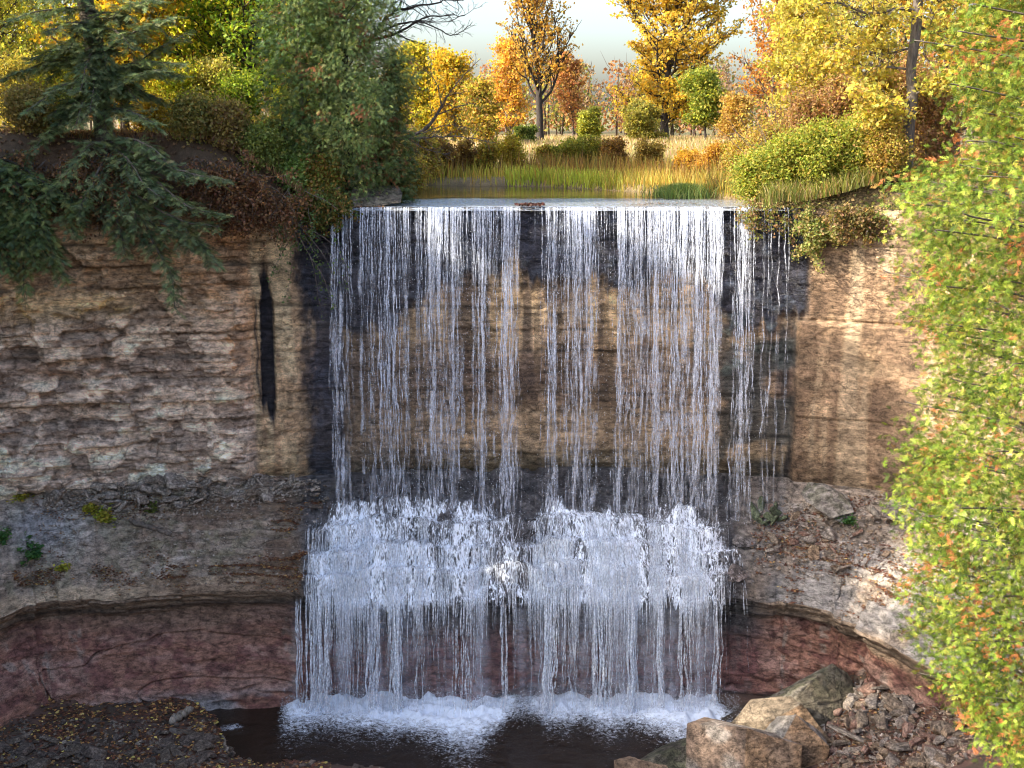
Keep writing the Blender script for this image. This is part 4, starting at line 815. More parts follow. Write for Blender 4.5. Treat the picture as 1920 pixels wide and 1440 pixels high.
# the big grey trunk with its yellow leaves
def limbed_tree(name, label, px, Y, trunk_pts, rads, limbs_, bark, leafs, seed, group=None, leaf=.10, z=None, twig_n=9, leafn=12, clump=.22, bare=0, xoff=0, twl=.35, flatc=.6, sag=0., parts=('trunk', 'crown')):
    """hand-placed trunk and limbs, given as photo points with their distance"""
    r = np.random.default_rng(seed); p0 = P(*trunk_pts[0]); e = empty(name, p0, label, 'tree', group); tb = Tube()
    def curve(pts, n=26):
        W_ = np.array([P(*p) for p in pts]); k = catmull(W_, 8) if len(W_) > 2 else W_
        return k
    tk = curve(trunk_pts); tb.add(tk-p0, np.interp(np.linspace(0, 1, len(tk)), np.linspace(0, 1, len(rads)), rads), 10); cn = []
    for pts, r0 in limbs_:
        lb = curve(pts); L = np.linalg.norm(lb[-1]-lb[0]); t = np.linspace(0, 1, len(lb)); lb = lb+r.normal(size=lb.shape)*.012*L*t[:, None]*.6
        tb.add(lb-p0, r0*(1-.85*t)+.003, 6); dd = norm(lb[-1]-lb[0])
        nt_ = max(4, int(twig_n*L))
        for j in range(nt_):
            tj = .12+.88*(j+r.random())/nt_; i = min(int(tj*(len(lb)-1)), len(lb)-2); q0 = lb[i]; dl_ = norm(lb[i+1]-lb[i])
            d2 = norm(dl_*.8+.85*r.normal(size=3)+np.array([0, 0, .15-sag])); l2 = twl*L*(1.15-tj)*(.4+.8*r.random())+.15
            s2 = path(r, q0, d2, l2, 6, .05-sag, .13); tb.add(s2-p0, r0*.3*(1-tj*.6)*(1-.8*np.linspace(0, 1, 7))+.0025, 4)
            for m_ in range(3):
                jj = r.integers(2, 6); s3 = path(r, s2[jj], norm(s2[jj]-s2[jj-1])+.7*r.normal(size=3), l2*.4, 4, .05-sag, .15); tb.add(s3-p0, [.005, .004, .003, .0025, .002], 3)
                if r.random() > bare: cn.append(s3[1:])
    tb.build(parts[0], M[bark], e)
    if leafs and cn:
        cn = np.concatenate(cn); m = len(cn)*leafn; ci = r.integers(0, len(cn), m); Cn = cn[ci]+r.normal(size=(m, 3))*clump*np.array([1, 1, flatc]); V, Fq = leaf_quads(r, Cn-p0, leaf, .35)
        mk(parts[1], V, Fq, M['leaf'], e, attrs={'Col': np.clip(np.repeat(palette(r, m, *leafs)*(.7+.6*hsh(ci, 5))[:, None], 4, 0), .003, 1)})
    return e
limbed_tree('maple_tree', 'grey-barked maple trunk with thin yellow leaves on the right bank above the buff wall', 0, 0,
    [(1700, 315, 34.9), (1704, 240, 34.9), (1711, 180, 34.9), (1708, 130, 34.9), (1718, 50, 34.9), (1726, -90, 35), (1735, -300, 35)], [.17, .16, .15, .13, .14, .12, .07],
    [([(1716, 20, 34.9), (1680, 18, 34.7), (1655, 45, 34.5), (1640, 80, 34.3)], .06), ([(1690, 15, 34.8), (1630, 25, 34.6), (1560, 5, 34.4), (1500, 30, 34.2)], .05), ([(1706, 130, 34.9), (1600, 120, 35.5), (1500, 120, 36)], .035), ([(1710, 90, 34.9), (1640, 100, 35.4), (1560, 60, 36), (1470, 60, 36.4)], .035),
     ([(1722, 50, 35), (1760, 60, 35.4), (1830, 20, 36)], .05), ([(1722, 0, 35), (1780, -60, 35.4), (1840, -160, 36)], .05), ([(1705, 190, 34.8), (1650, 200, 34.3), (1600, 170, 34)], .025), ([(1708, 180, 34.9), (1750, 160, 34.5), (1790, 140, 34.3)], .03), ([(1725, -60, 35), (1640, -130, 35), (1560, -160, 35)], .06), ([(1700, 240, 34.9), (1668, 215, 34.5), (1640, 230, 34.2)], .02)],
    'bark', ([(.52, .42, .08), (.44, .38, .09), (.36, .36, .08), (.50, .32, .10)], (4, 3, 2, 1)), 81, 'trees of the right bank', leaf=.085, leafn=4, twig_n=8, clump=.17)
# --- left bank: sunlit yellow-green trees behind the evergreens
LB = 'leafy trees of the left bank'
for i, (px, Y, H, Sp, pal, bare, lb, bk) in enumerate([
    (300, 47, 10, 3.2, YGRN, 0, 'yellow-green tree behind the right side of the hemlock trunk', 'bark'), (395, 43, 9, 3.0, YGRN, 0, 'bright lime and gold tree midway between hemlock and dark cedar', 'bark'),
    (470, 41, 8.5, 2.6, ([(.17, .28, .03), (.26, .34, .04), (.36, .36, .04), (.10, .17, .02)], (4, 3, 2, 2)), 0, 'green tree with two thin dark stems left of the dark cedar', 'bark_dark'), (520, 49, 11, 3.2, YGRN, 0, 'tall yellow-green tree behind the dark cedar', 'bark'),
    (90, 50, 8, 2.8, ([(.52, .44, .07), (.40, .38, .07), (.24, .30, .05)], (3, 2, 2)), .45, 'thin yellow tree with sky showing through at the upper left', 'bark'), (190, 55, 10, 3.0, YGRN, .4, 'tall airy tree behind the hemlock trunk', 'bark'),
    (20, 44, 6, 2.2, ([(.34, .38, .08), (.48, .44, .10)], (1, 1)), .5, 'sparse olive tree at the left frame edge', 'bark'), (240, 40.5, 5, 2.0, ([(.50, .34, .03), (.44, .26, .03), (.36, .34, .04)], (3, 2, 2)), 0, 'small golden tree right behind the hemlock trunk', 'bark'),
    (350, 58, 13, 4.0, YGRN, 0, 'tall lime tree at the back of the left wood', 'bark'), (620, 46, 9, 2.6, ([(.14, .20, .03), (.22, .26, .04), (.30, .28, .05)], (3, 3, 1)), 0, 'green tree behind the middle of the dark cedar', 'bark'), (450, 62, 13, 4.2, YEL, 0, 'golden yellow tree highest at the back of the left wood', 'bark')]):
    plant('maple_tree', lb, 'tree', px, Y, r=np.random.default_rng(100+i), group=LB, H=H, spread=Sp, base_frac=.10, rad=.09+.006*H, limbs=66, up=.12, angle=60, sub=8, leafn=7, leaf=.10, clump=.32, flatc=.4, bark=bk, bare=bare, shape='round', **cw(pal))
LS = 'undergrowth bushes on the left bank'
for i, (px, Y, H, Sp, pal, lb) in enumerate([
    (40, 38, 1.9, 1.2, ([(.44, .36, .08), (.34, .30, .08)], (1, 1)), 'pale yellow bush at the left frame edge'), (110, 39, 1.8, 1.1, YGRN, 'yellow-green bush left of the hemlock trunk'),
    (290, 36.4, .8, .55, YEL, 'small golden bush on the soil bank right of the hemlock foot'), (330, 39, 1.7, 1.2, YGRN, 'lime bush behind the brown soil bank'),
    (395, 39.5, 1.8, 1.2, ([(.40, .40, .10), (.5, .42, .14)], (1, 1)), 'pale lime bush at the centre of the left bank'), (450, 38.5, 1.6, 1.0, ([(.16, .24, .03), (.28, .32, .05)], (1, 1)), 'green bush at the foot of the two thin stems'),
    (505, 36.6, 1.0, .7, ([(.22, .24, .06), (.34, .26, .07)], (1, 1)), 'mixed low bush above the hanging roots'), (560, 35.5, 1.0, .5, ([(.34, .46, .18), (.20, .30, .08)], (1, 1)), 'bright mint green bush on the rim left of the dark cedar foot'),
    (600, 35.4, .9, .6, ([(.22, .20, .05), (.34, .20, .07), (.14, .18, .04)], (1, 1, 1)), 'reddish green bush at the dark cedar foot'), (790, 47.8, 1.3, .9, SH2, 'straw and gold bush at the left shore of the river'), (770, 44.5, .9, .5, SH2, 'thin golden bush beside the left shore'), (545, 40, 2.2, 1.2, YGRN, 'yellow-green bush right of the green tree stems'), (365, 34.6, .8, .6, ([(.20, .20, .07), (.30, .24, .08)], (1, 1)), 'low olive bush on the soil bank between the hemlock and the roots'), (430, 34.8, .75, .6, ([(.24, .17, .08), (.30, .24, .08)], (1, 1)), 'low brown bush on the crest of the soil bank'), (485, 34.9, .7, .55, ([(.22, .26, .08), (.16, .20, .06)], (1, 1)), 'low green bush on the right slope of the soil bank'), (60, 34.2, .9, .8, ([(.24, .2, .08), (.3, .24, .1)], (1, 1)), 'low straw bush on the soil bank left of the hemlock')]):
    bush('bank_shrub', lb, px, Y, H, Sp, pal[0], pal[1], .06, 36, 9, LS, 60+i, clump=.18, sub=7)
# --- evergreen sprays
def spray_proto(r, kind):
    """a fan of narrow leaflets in the xy plane pointing along +x, length 1"""
    qs = []
    def q(p, d, L, w):
        p, d = np.array(p, float), norm(np.array(d, float)); s = np.cross(d, [0, 0, 1.]); s = norm(s)
        qs.append(np.stack([p, p+d*L*.5+s*w, p+d*L, p+d*L*.5-s*w]))
    if kind == 'cedar':
        for k in range(7):
            t = k/7; 
            for sgn in (-1, 1): 
                a = sgn*R(48-8*t+r.normal()*6); L = (.46-.28*t)*(.8+.4*r.random()); q((t*.78, 0, 0), (math.cos(a), math.sin(a), r.normal()*.45-.1), L*1.1, .030)
        q((.6, 0, 0), (1, 0, -.1), .42, .035); q((0, 0, 0), (1, 0, 0), .7, .04)
    else:
        for k in range(12):
            t = k/12
            for sgn in (-1, 1):
                a = sgn*R(55-10*t+r.normal()*7); L = (.34-.17*t)*(.8+.4*r.random()); q((.05+t*.85, 0, 0), (math.cos(a), math.sin(a), r.normal()*.15-.12), L*1.1, .019)
        q((0, 0, 0), (1, 0, 0), 1., .035)
    return np.array(qs)                # [k, 4, 3]
_r = np.random.default_rng(3)
SPR = {k: [spray_proto(_r, k) for _ in range(6)] for k in ('cedar', 'hemlock')}
def sprays(r, kind, P0, Dr, Up, Ls, Cc):
    """place sprays: base points, directions, plane normals, lengths, colours"""
    Vs, Cs_ = [], []; pick = r.integers(0, 6, len(P0))
    for v in range(6):
        k = pick == v
        if not k.any(): continue
        Q = SPR[kind][v]; d = norm(Dr[k]); u = Up[k]-d*(Up[k]*d).sum(1)[:, None]; u = norm(u); s = np.cross(u, d)
        V = P0[k][:, None, None]+Ls[k][:, None, None, None]*(Q[None, :, :, 0:1]*d[:, None, None]+Q[None, :, :, 1:2]*s[:, None, None]+Q[None, :, :, 2:3]*u[:, None, None])
        cc = Cc[k][:, None, None]*(1+.14*r.normal(size=(k.sum(), len(Q), 1, 1))); Vs.append(V.reshape(-1, 3)); Cs_.append(np.broadcast_to(cc, V.shape[:3]+(3,)).reshape(-1, 3))
    V = np.concatenate(Vs); return V, np.arange(len(V)).reshape(-1, 4), np.clip(np.concatenate(Cs_), .003, 1)
HEM = ([(.12, .17, .085), (.17, .22, .10), (.26, .30, .13), (.07, .11, .06)], (3, 3, 2, 2))
def bough(r, tb, SP_, p0, pts, r0, width, pal, dens=1., origin=None, hang=.35):
    """a limb with flat feathery side twigs, drooping; collects sprays"""
    t = np.linspace(0, 1, len(pts)); L = np.sum(np.linalg.norm(np.diff(pts, axis=0), axis=1)); tb.add(pts-p0, r0*(1-.85*t)+.004, 6)
    nt_ = int(L/.055*dens)
    for j in range(nt_):
        tj = .10+.90*(j+r.random())/nt_; f = tj*(len(pts)-1); i = min(int(f), len(pts)-2); q0 = pts[i]+(pts[i+1]-pts[i])*(f-i); d = norm(pts[i+1]-pts[i])
        side = norm(np.cross(d, [0, 0, 1.])+1e-4)*(1 if j % 2 else -1); l = width*(1.08-tj)**.7*(.45+.7*r.random())+.08
        d2 = norm(d*.62+side*.85+np.array([0, 0, -.15])+.22*r.normal(size=3)); s2 = path(r, q0, d2, l, 5, -hang, .06)
        tb.add(s2-p0, .010*(1-.8*np.linspace(0, 1, 6)), 3)
        m = max(3, int(l/.045)); tt = np.linspace(.08, 1, m)
        for a in range(m):
            ff = tt[a]*5; ii_ = min(int(ff), 4); pp = s2[ii_]+(s2[ii_+1]-s2[ii_])*(ff-ii_); dd_ = norm(s2[ii_+1]-s2[ii_]); sd2 = norm(np.cross(dd_, [0, 0, 1.])+1e-4)*(1 if a % 2 else -1)
            SP_.append((pp-p0, norm(dd_*.75+sd2*.7+.2*r.normal(size=3)+np.array([0, 0, -.12])), norm(np.array([0, 0, 1.])+.5*r.normal(size=3)), .16+.13*r.random()))
def conifer(name, label, trunk_pts, rads, boughs, seed, pal, cat='tree', group=None, bark='bark_dark', dens=1., width=.55, trunk_part='trunk'):
    r = np.random.default_rng(seed); p0 = P(*trunk_pts[0]); e = empty(name, p0, label, cat, group); tb = Tube(); SP_ = []
    tk = catmull(np.array([P(*p) for p in trunk_pts]), 8); tb.add(tk-p0, np.interp(np.linspace(0, 1, len(tk)), np.linspace(0, 1, len(rads)), rads), 10)
    for pts, r0 in boughs:
        W_ = catmull(np.array([P(*p) for p in pts]), 8); W_ = W_+r.normal(size=W_.shape)*.012; bough(r, tb, SP_, p0, W_, r0, width, pal, dens)
    tb.build(trunk_part, M[bark], e)
    A = [np.array([s[i] for s in SP_]) for i in range(3)]; Ls = np.array([s[3] for s in SP_])
    cl_ = (.7+.6*fbm(A[0][:, 0]*1.6, A[0][:, 1]*1.6, A[0][:, 2]*1.6, 2, seed))[:, None]
    V, Fq, Cc = sprays(r, 'hemlock', A[0], A[1], A[2], Ls, palette(r, len(Ls), *pal, .15)*cl_); mk('foliage', V, Fq, M['needle'], e, attrs={'Col': Cc}); return e
hb = [([(200, 262, 34.0), (250, 262, 33.4), (300, 290, 33.0), (335, 335, 32.8)], .05), ([(200, 268, 34.0), (260, 290, 33.4), (345, 322, 32.8), (430, 338, 32.5)], .055), ([(215, 290, 33.8), (280, 330, 33.2), (350, 385, 32.6), (425, 405, 32.4)], .05), ([(200, 300, 33.7), (250, 360, 33.2), (330, 410, 32.7), (410, 425, 32.5)], .05),
      ([(260, 400, 33.2), (320, 440, 32.8), (375, 455, 32.6), (412, 500, 32.5)], .035), ([(270, 410, 33.1), (290, 460, 32.8), (318, 510, 32.6), (330, 580, 32.5)], .035), ([(200, 300, 33.7), (205, 370, 33.1), (225, 430, 32.8), (235, 480, 32.6)], .04), ([(190, 290, 33.6), (150, 340, 33.0), (130, 400, 32.7), (140, 440, 32.5)], .04),
      ([(205, 280, 33.6), (180, 330, 32.9), (160, 370, 32.6), (150, 400, 32.4)], .04), ([(200, 270, 33.8), (170, 270, 33.2), (120, 330, 32.8), (85, 370, 32.6)], .04), ([(215, 320, 33.4), (240, 370, 32.9), (255, 410, 32.7), (250, 440, 32.6)], .035), ([(210, 275, 33.8), (240, 300, 33.0), (270, 345, 32.6), (300, 370, 32.4)], .04), ([(300, 420, 32.9), (345, 430, 32.6), (390, 480, 32.5)], .03)]
for (y0, x1, y1, sg) in [(200, 350, 60, 1), (150, 345, 120, 1), (180, 310, 190, 1), (215, 295, 235, 1), (120, 330, 30, 1), (60, 300, 0, 1), (100, 60, 110, -1), (150, 50, 210, -1), (190, 90, 220, -1), (60, 90, 60, -1), (30, 10, 40, -1), (120, 0, 150, -1), (220, 60, 250, -1), (10, 340, -60, 1), (-20, 60, -60, -1), (60, 250, 90, 1), (160, 240, 215, 1), (90, 150, 170, -1), (140, 140, 240, -1), (40, 130, 90, -1), (180, 20, 330, -1), (110, 90, 150, -1), (200, 300, 130, 1), (170, 200, 250, 1), (130, 170, 210, -1), (80, 210, 180, 1), (-60, 300, -80, 1), (-100, 60, -130, -1), (30, 200, 120, 1)]:
    for k in range(1):
        xt = 182; yy = random.choice((33.0, 33.6, 34.8, 35.4)); xm = (xt+x1)/2; hb.append(([(xt, y0-10, 34.4), (xm, (y0+y1)/2-18, (34.4+yy)/2), (x1, y1, yy)], .035))
_rb = random.Random(5)
for k in range(18):
    sg = 1 if k % 2 else -1; y0 = _rb.uniform(-140, 235); ln = _rb.uniform(60, 165)*(.8 if sg < 0 else 1); dy = _rb.uniform(0, 55); yy = _rb.uniform(33.2, 36.2); xt = 182
    hb.append(([(xt, y0-12, 34.45), (xt+sg*ln*.5, y0+dy*.15-10, (34.4+yy)/2), (xt+sg*ln, y0+dy, yy)], .03))
conifer('hemlock_tree', 'big dark hemlock on the left bank whose drooping boughs hang over the cliff', [(200, 268, 34.5), (192, 230, 34.5), (186, 150, 34.5), (172, 60, 34.5), (150, -60, 34.5), (140, -260, 34.5)], [.30, .24, .23, .24, .2, .12], hb, 131, HEM, group='evergreens on the left bank', bark='bark')
# a second evergreen, its foot outside the picture, hanging down the cliff at the left edge
hb2 = [([(-20, 300, 33.4), (20, 330, 32.9), (60, 380, 32.6), (95, 440, 32.4)], .04), ([(-20, 320, 33.3), (10, 400, 32.8), (40, 470, 32.5), (45, 555, 32.3)], .04), ([(-10, 330, 33.2), (60, 400, 32.7), (100, 470, 32.4), (120, 525, 32.3)], .035), ([(-30, 340, 33.2), (-10, 420, 32.6), (5, 500, 32.3)], .035), ([(-20, 290, 33.4), (50, 320, 33), (105, 390, 32.6)], .035), ([(-20, 330, 33.2), (30, 420, 32.6), (75, 500, 32.3)], .035), ([(-20, 300, 33.4), (60, 330, 33), (130, 370, 32.7), (150, 420, 32.5)], .035), ([(0, 360, 33), (60, 430, 32.6), (100, 500, 32.4)], .03), ([(-40, 380, 33), (0, 440, 32.6), (20, 520, 32.3)], .03), ([(-20, 330, 33.1), (10, 370, 32.8), (40, 420, 32.5)], .03)]
conifer('hemlock_tree', 'dark evergreen hanging down the cliff at the left frame edge', [(-60, 300, 33.9), (-70, 200, 34), (-90, 40, 34)], [.16, .14, .06], hb2, 132, ([(.12, .17, .07), (.17, .22, .08), (.07, .11, .06), (.26, .26, .09)], (3, 3, 2, 1)), group='evergreens on the left bank')
# --- cedars
def cedar(name, label, base, H, prof, n, seed, pal, L=(.12, .2), lean=(0, 0), rust=.0, rusc=(.45, .14, .04), bark='bark', rad=.16, group=None, inner=.35, twigs=60, drop=.15, tuft=True, side=None, ragged=0., parts=('trunk', 'foliage')):
    """a column of sprays: prof = [(height fraction, radius)]; limbs run from the trunk to the crown's skin"""
    r = np.random.default_rng(seed); e = empty(name, base, label, 'tree', group); tb = Tube(); tk = path(r, (0, 0, 0), (lean[0], lean[1], 1), H, 18, 0, .015)
    tb.add(tk, rad*(1-.93*np.linspace(0, 1, 19)), 9); hz = np.array([p[0] for p in prof])*H; rz_ = np.array([p[1] for p in prof])
    wgt = np.interp(np.linspace(0, H, 200), hz, rz_)+.05; cdf = np.cumsum(wgt)/wgt.sum()
    m = n//12; u = np.interp(r.random(m), cdf, np.linspace(0, H, 200)); a = r.random(m)*6.28
    if side is not None: a = side[0]+(r.random(m)-.5)*2*side[1]
    lob = (.72-ragged*.3)+(.5+ragged*.6)*fbm(np.cos(a)*1.3+5, np.sin(a)*1.3, u*1.1, 4, seed)+.22*(r.random(m)-.5)
    q_ = np.where(r.random(m) < .30, r.uniform(inner, .9, m), r.uniform(.86, 1.04, m)); Rr = np.interp(u, hz, rz_)*lob*q_
    tx = np.interp(u, tk[:, 2], tk[:, 0]); ty = np.interp(u, tk[:, 2], tk[:, 1])
    out = np.stack([np.cos(a), np.sin(a), 0*a], -1); Ce = np.stack([tx, ty, u], -1)+out*Rr[:, None]
    # each tuft: a dozen sprays on a short twig
    d = norm(out+np.array([0, 0, -.1])+.35*r.normal(size=(m, 3))); P0 = np.repeat(Ce, 12, 0)+r.normal(size=(m*12, 3))*.10*(L[1]/.16); P0 -= np.repeat(d, 12, 0)*r.random((m*12, 1))*.25*(L[1]/.16)
    dr_ = norm(np.repeat(d, 12, 0)+.65*r.normal(size=(m*12, 3))+np.array([0, 0, -drop])); up_ = norm(rand_dirs(r, m*12)+np.repeat(out, 12, 0)*.9+np.array([0, 0, .5]))
    Ls = r.uniform(L[0], L[1], m*12); c = palette(r, m*12, *pal, .12)*(.38+1.24*fbm(P0[:, 0]*2.2/(L[1]/.16), P0[:, 1]*2.2, P0[:, 2]*2.2/(L[1]/.16), 3, seed+1))[:, None]  # tone noise paints shaded gaps and brighter clumps into the spray colour
    if rust: 
        rn = fbm(Ce[:, 0]*2.6/(L[1]/.12), Ce[:, 1]*2.6, Ce[:, 2]*2.6/(L[1]/.12), 3, seed+7); k = (np.repeat((rn > np.quantile(rn, 1-rust*1.1)) | (r.random(m) < rust*.25), 12)) & (r.random(m*12) < .7); c[k] = np.array(rusc)*(.7+.6*r.random((k.sum(), 1)))
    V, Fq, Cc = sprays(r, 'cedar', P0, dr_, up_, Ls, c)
    for i in r.choice(m, min(m, twigs), replace=False):
        z0 = max(.1, u[i]-.35*Rr[i]); st = np.array([np.interp(z0, tk[:, 2], tk[:, 0]), np.interp(z0, tk[:, 2], tk[:, 1]), z0]); mid_ = (st+Ce[i])/2+np.array([0, 0, .08*Rr[i]])+r.normal(size=3)*.03; k = np.array([st, mid_, Ce[i], Ce[i]+d[i]*.1]); tb.add(catmull(k, 4), np.linspace(.018, .003, 13)*(rad/.16)**.5, 4)
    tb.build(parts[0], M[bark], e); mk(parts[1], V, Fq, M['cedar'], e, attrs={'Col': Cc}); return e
# dark cedars leaning over the left end of the lip
DC = ([(.14, .20, .07), (.20, .27, .09), (.30, .34, .12), (.09, .13, .06)], (3, 3, 2, 2))
b = P(655, 300, 36.3); b[2] = ground_at(b[0], 36.3)-.2
cedar('cedar_tree', 'dark green cedar with rusty tips leaning over the left end of the lip', b, 8.5, [(0, 1.0), (.06, 1.35), (.2, 1.75), (.4, 1.75), (.7, 1.3), (1, .3)], 30000, 141, DC, (.10, .19), rust=.06, rusc=(.30, .12, .06), group='evergreens on the left bank', inner=.2, bark='bark_dark', drop=.45, ragged=1.)
b = P(572, 300, 35.8); b[2] = ground_at(b[0], 35.8)-.2
cedar('cedar_tree', 'thin-trunked green cedar just left of the dark leaning cedar', b, 8, [(0, .2), (.12, .5), (.25, .95), (.5, 1.2), (.75, 1.0), (1, .3)], 7500, 142, ([(.07, .12, .045), (.12, .18, .05), (.05, .08, .035), (.18, .2, .06)], (3, 3, 2, 1)), (.13, .22), rust=.05, rusc=(.34, .15, .06), group='evergreens on the left bank', inner=.3, bark='bark', rad=.09, drop=.4)
b = P(735, 300, 36.6); b[2] = ground_at(b[0], 36.6)-.4
cedar('cedar_tree', 'small ragged cedar at the riverside edge of the dark cedar', b, 4.6, [(0, .25), (.1, .6), (.3, .75), (.55, .55), (.8, .5), (1, .15)], 5500, 143, ([(.06, .09, .035), (.11, .14, .04), (.17, .15, .05)], (3, 3, 1)), (.12, .2), rust=.06, rusc=(.30, .14, .06), group='evergreens on the left bank', inner=.2, bark='bark_dark', rad=.07, drop=.4)
b = P(545, 300, 35.2); b[2] = .4
# bare tree behind the cedar reaching over the sky, and the dead limb over the water
limbed_tree('bare_tree', 'bare dark tree reaching long twiggy branches over the sky from behind the dark cedar', 0, 0, [(610, 260, 38), (618, 120, 38), (640, 10, 38), (650, -160, 38)], [.16, .14, .12, .05],
    [([(630, 110, 38), (690, 78, 37.6), (735, 25, 37.3), (800, 8, 37), (890, -5, 36.8)], .07), ([(690, 78, 37.6), (745, 62, 37.2), (800, 32, 37), (870, 30, 36.8)], .05), ([(690, 75, 37.6), (740, 48, 37.3), (790, 42, 37), (850, 65, 36.8), (885, 45, 36.7)], .035), ([(730, 60, 37.2), (770, 75, 37), (800, 85, 36.9)], .02), ([(640, 20, 38), (700, -20, 37.6), (800, -40, 37), (890, -20, 36.8)], .05), ([(780, 38, 37.1), (840, 40, 36.8), (905, 10, 36.6)], .015)],
    'bark_dark', None, 151, 'trees of the left bank', twig_n=9, twl=.28, bare=1, sag=.12)
limbed_tree('bare_tree', 'leaning dead tree with grey twigs reaching over the river beside the dark cedar', 0, 0, [(730, 262, 38.5), (760, 258, 38.4), (800, 240, 38.3), (828, 200, 38.2)], [.08, .065, .05, .04],
    [([(800, 240, 38.3), (828, 200, 38.2), (850, 165, 38), (900, 110, 38)], .03), ([(745, 262, 38.4), (800, 258, 38), (860, 256, 37.8), (925, 268, 37.6)], .035), ([(820, 215, 38.2), (860, 200, 38), (905, 190, 38)], .02), ([(790, 250, 38.3), (840, 235, 38), (900, 245, 37.8)], .02), ([(828, 200, 38.2), (815, 150, 38), (770, 110, 38)], .02), ([(760, 258, 38.3), (800, 280, 38), (840, 290, 37.8)], .015)],
    'twig', ([(.40, .28, .06), (.3, .25, .06)], (1, 1)), 152, 'trees of the left bank', twig_n=9, twl=.38, bare=.9, leafn=3, leaf=.07)
# the big sunlit cedar in the right foreground
CG = ([(.13, .20, .02), (.21, .27, .03), (.05, .085, .012), (.31, .35, .06), (.24, .14, .04), (.07, .115, .015)], (4, 4, 4, 2.5, 1, 3))  # darkest greens also stand in for shade between the sprays
Yc = 13.0; base = np.array([P(2075, 900, Yc)[0], Yc, -9.6]); Hc = 17.5
pr = []
for py, edge in [(1640, 2030), (1500, 1925), (1440, 1868), (1400, 1815), (1330, 1762), (1250, 1718), (1200, 1712), (1120, 1740), (1060, 1712), (1010, 1676), (930, 1700), (860, 1696), (800, 1715), (730, 1728), (640, 1690), (560, 1682), (490, 1705), (430, 1700), (380, 1655), (340, 1700), (290, 1790), (250, 1800), (190, 1768), (100, 1775), (0, 1785), (-120, 1800), (-300, 1850)]:
    pe = P(edge, py, Yc); pr.append(((pe[2]-base[2])/Hc, (base[0]-pe[0])*(1.0+.10*(py < 300)+.08*(300 < py < 450))))
pr = [(0, .2)]+[p for p in pr if 0 < p[0] < 1]+[(1, .3)]
cedar('cedar_tree', 'tall sunlit yellow-green cedar with orange tips filling the right foreground', base, Hc, pr, 84000, 161, CG, (.06, .115), rust=.08, rusc=(.40, .14, .05), inner=.55, twigs=300, drop=.1, rad=.16, side=(R(200), R(100)))
# off-frame trees added on the left bank, sized to cast shade across the gorge
for i, (x, y, H, Sp) in enumerate([(-18.5, 33.5, 7, 2.8), (-20, 29.8, 7.6, 2.8), (-23, 31.5, 8.5, 3.0), (-24, 28.5, 9, 3.0), (-20.5, 24.5, 16, 2.9), (-23.5, 22, 16, 3.4), (-19.5, 17.5, 14, 3.2), (-24, 17, 15, 3.6), (-27, 26, 17, 3.6)]):
    plant('maple_tree', 'green-gold tree outside the picture, added on the left rim for its shade', 'tree', 0, y, r=np.random.default_rng(170+i), x=x, group='trees added for shade on the left rim outside the picture', H=H, spread=Sp, base_frac=.08, rad=.15, limbs=40, up=.12, angle=60, sub=8, leafn=9, leaf=.2, clump=.35, flatc=.5, shape='round', **cw(YGRN))
_src = {o.get('label', '')[:28]: o for o in scene.objects if o.type == 'EMPTY'}
_a = _src['golden green tree behind the']; _b = _src['full golden tree filling the']; _c = _src['half bare reddish tree risin']
for i, (x, y, s_) in enumerate([(15.5, 37, .8), (19, 41, 1.0), (23, 36, .9), (20, 50, 1.1), (28, 46, 1.0), (21, 30, .8), (26, 60, 1.1), (-24, 42, 1.), (-28, 36, 1.1), (-22, 52, 1.1)]):
    o = copy_tree((_a, _b, _c)[i % 3], (x, y, ground_at(x, y)-.1), i*1.3, s_, 'golden tree on the bank outside the picture'); o['group'] = 'trees on the banks outside the picture'
# --- roots and vines over the left rim
def hanging(name, label, px0, px1, py, Yr, n, H, seed, leafpal=None, rd=.008, leafn=4, cat='roots', group=None):
    r = np.random.default_rng(seed); tb = Tube(); p0 = P((px0+px1)/2, py, Yr); e = empty(name, p0, label, cat, group); cn = []
    for i in range(n):
        s = P(r.uniform(px0, px1), py+r.normal()*16, Yr+r.normal()*.08); p = path(r, s, (r.normal()*.6, -.25-.3*r.random(), -.6), H*(.35+.8*r.random()), 12, -.6, .14)
        tb.add(p-p0, rd*(.5+r.random())*(1-.8*np.linspace(0, 1, 13))+.002, 4); cn.append(p[3:])
    tb.build('root' if cat == 'roots' else 'stem', M['twig'], e)
    if leafpal:
        cn = np.concatenate(cn); m = len(cn)*leafn; V, Fq = leaf_quads(r, cn[r.integers(0, len(cn), m)]+r.normal(size=(m, 3))*.08-p0, .06, .2); mk('foliage', V, Fq, M['leaf'], e, attrs={'Col': np.repeat(palette(r, m, *leafpal), 4, 0)})
    return e
RD = ([(.20, .10, .06), (.28, .16, .09), (.12, .075, .045)], (1, 1, 1))
hanging('hanging_roots', 'matted reddish roots and dead fern hanging from the brown soil bank', 350, 480, 330, 33.95, 150, 1.3, 181, RD, .007, 6, group='roots over the left rim')
hanging('hanging_roots', 'dark roots hanging between the hemlock boughs and the soil bank', 430, 560, 380, 34.0, 90, 1.0, 182, RD, .007, 4, group='roots over the left rim')
hanging('hanging_roots', 'long pale vine stems dangling in front of the black wet recess', 535, 580, 400, 34.2, 16, 2.6, 183, ([(.14, .2, .09), (.08, .13, .05)], (1, 1)), .010, 3, group='roots over the left rim')
hanging('hanging_roots', 'dark tangle of roots and fern under the left hemlock', 0, 230, 320, 33.4, 190, 1.4, 184, RD, .008, 6, group='roots over the left rim')
hanging('hanging_vine', 'leafy olive vines draping the left end of the lip', 560, 640, 370, 34.6, 60, .7, 185, ([(.16, .17, .05), (.25, .16, .06), (.08, .12, .04)], (1, 1, 1)), .006, 12, 'vine')
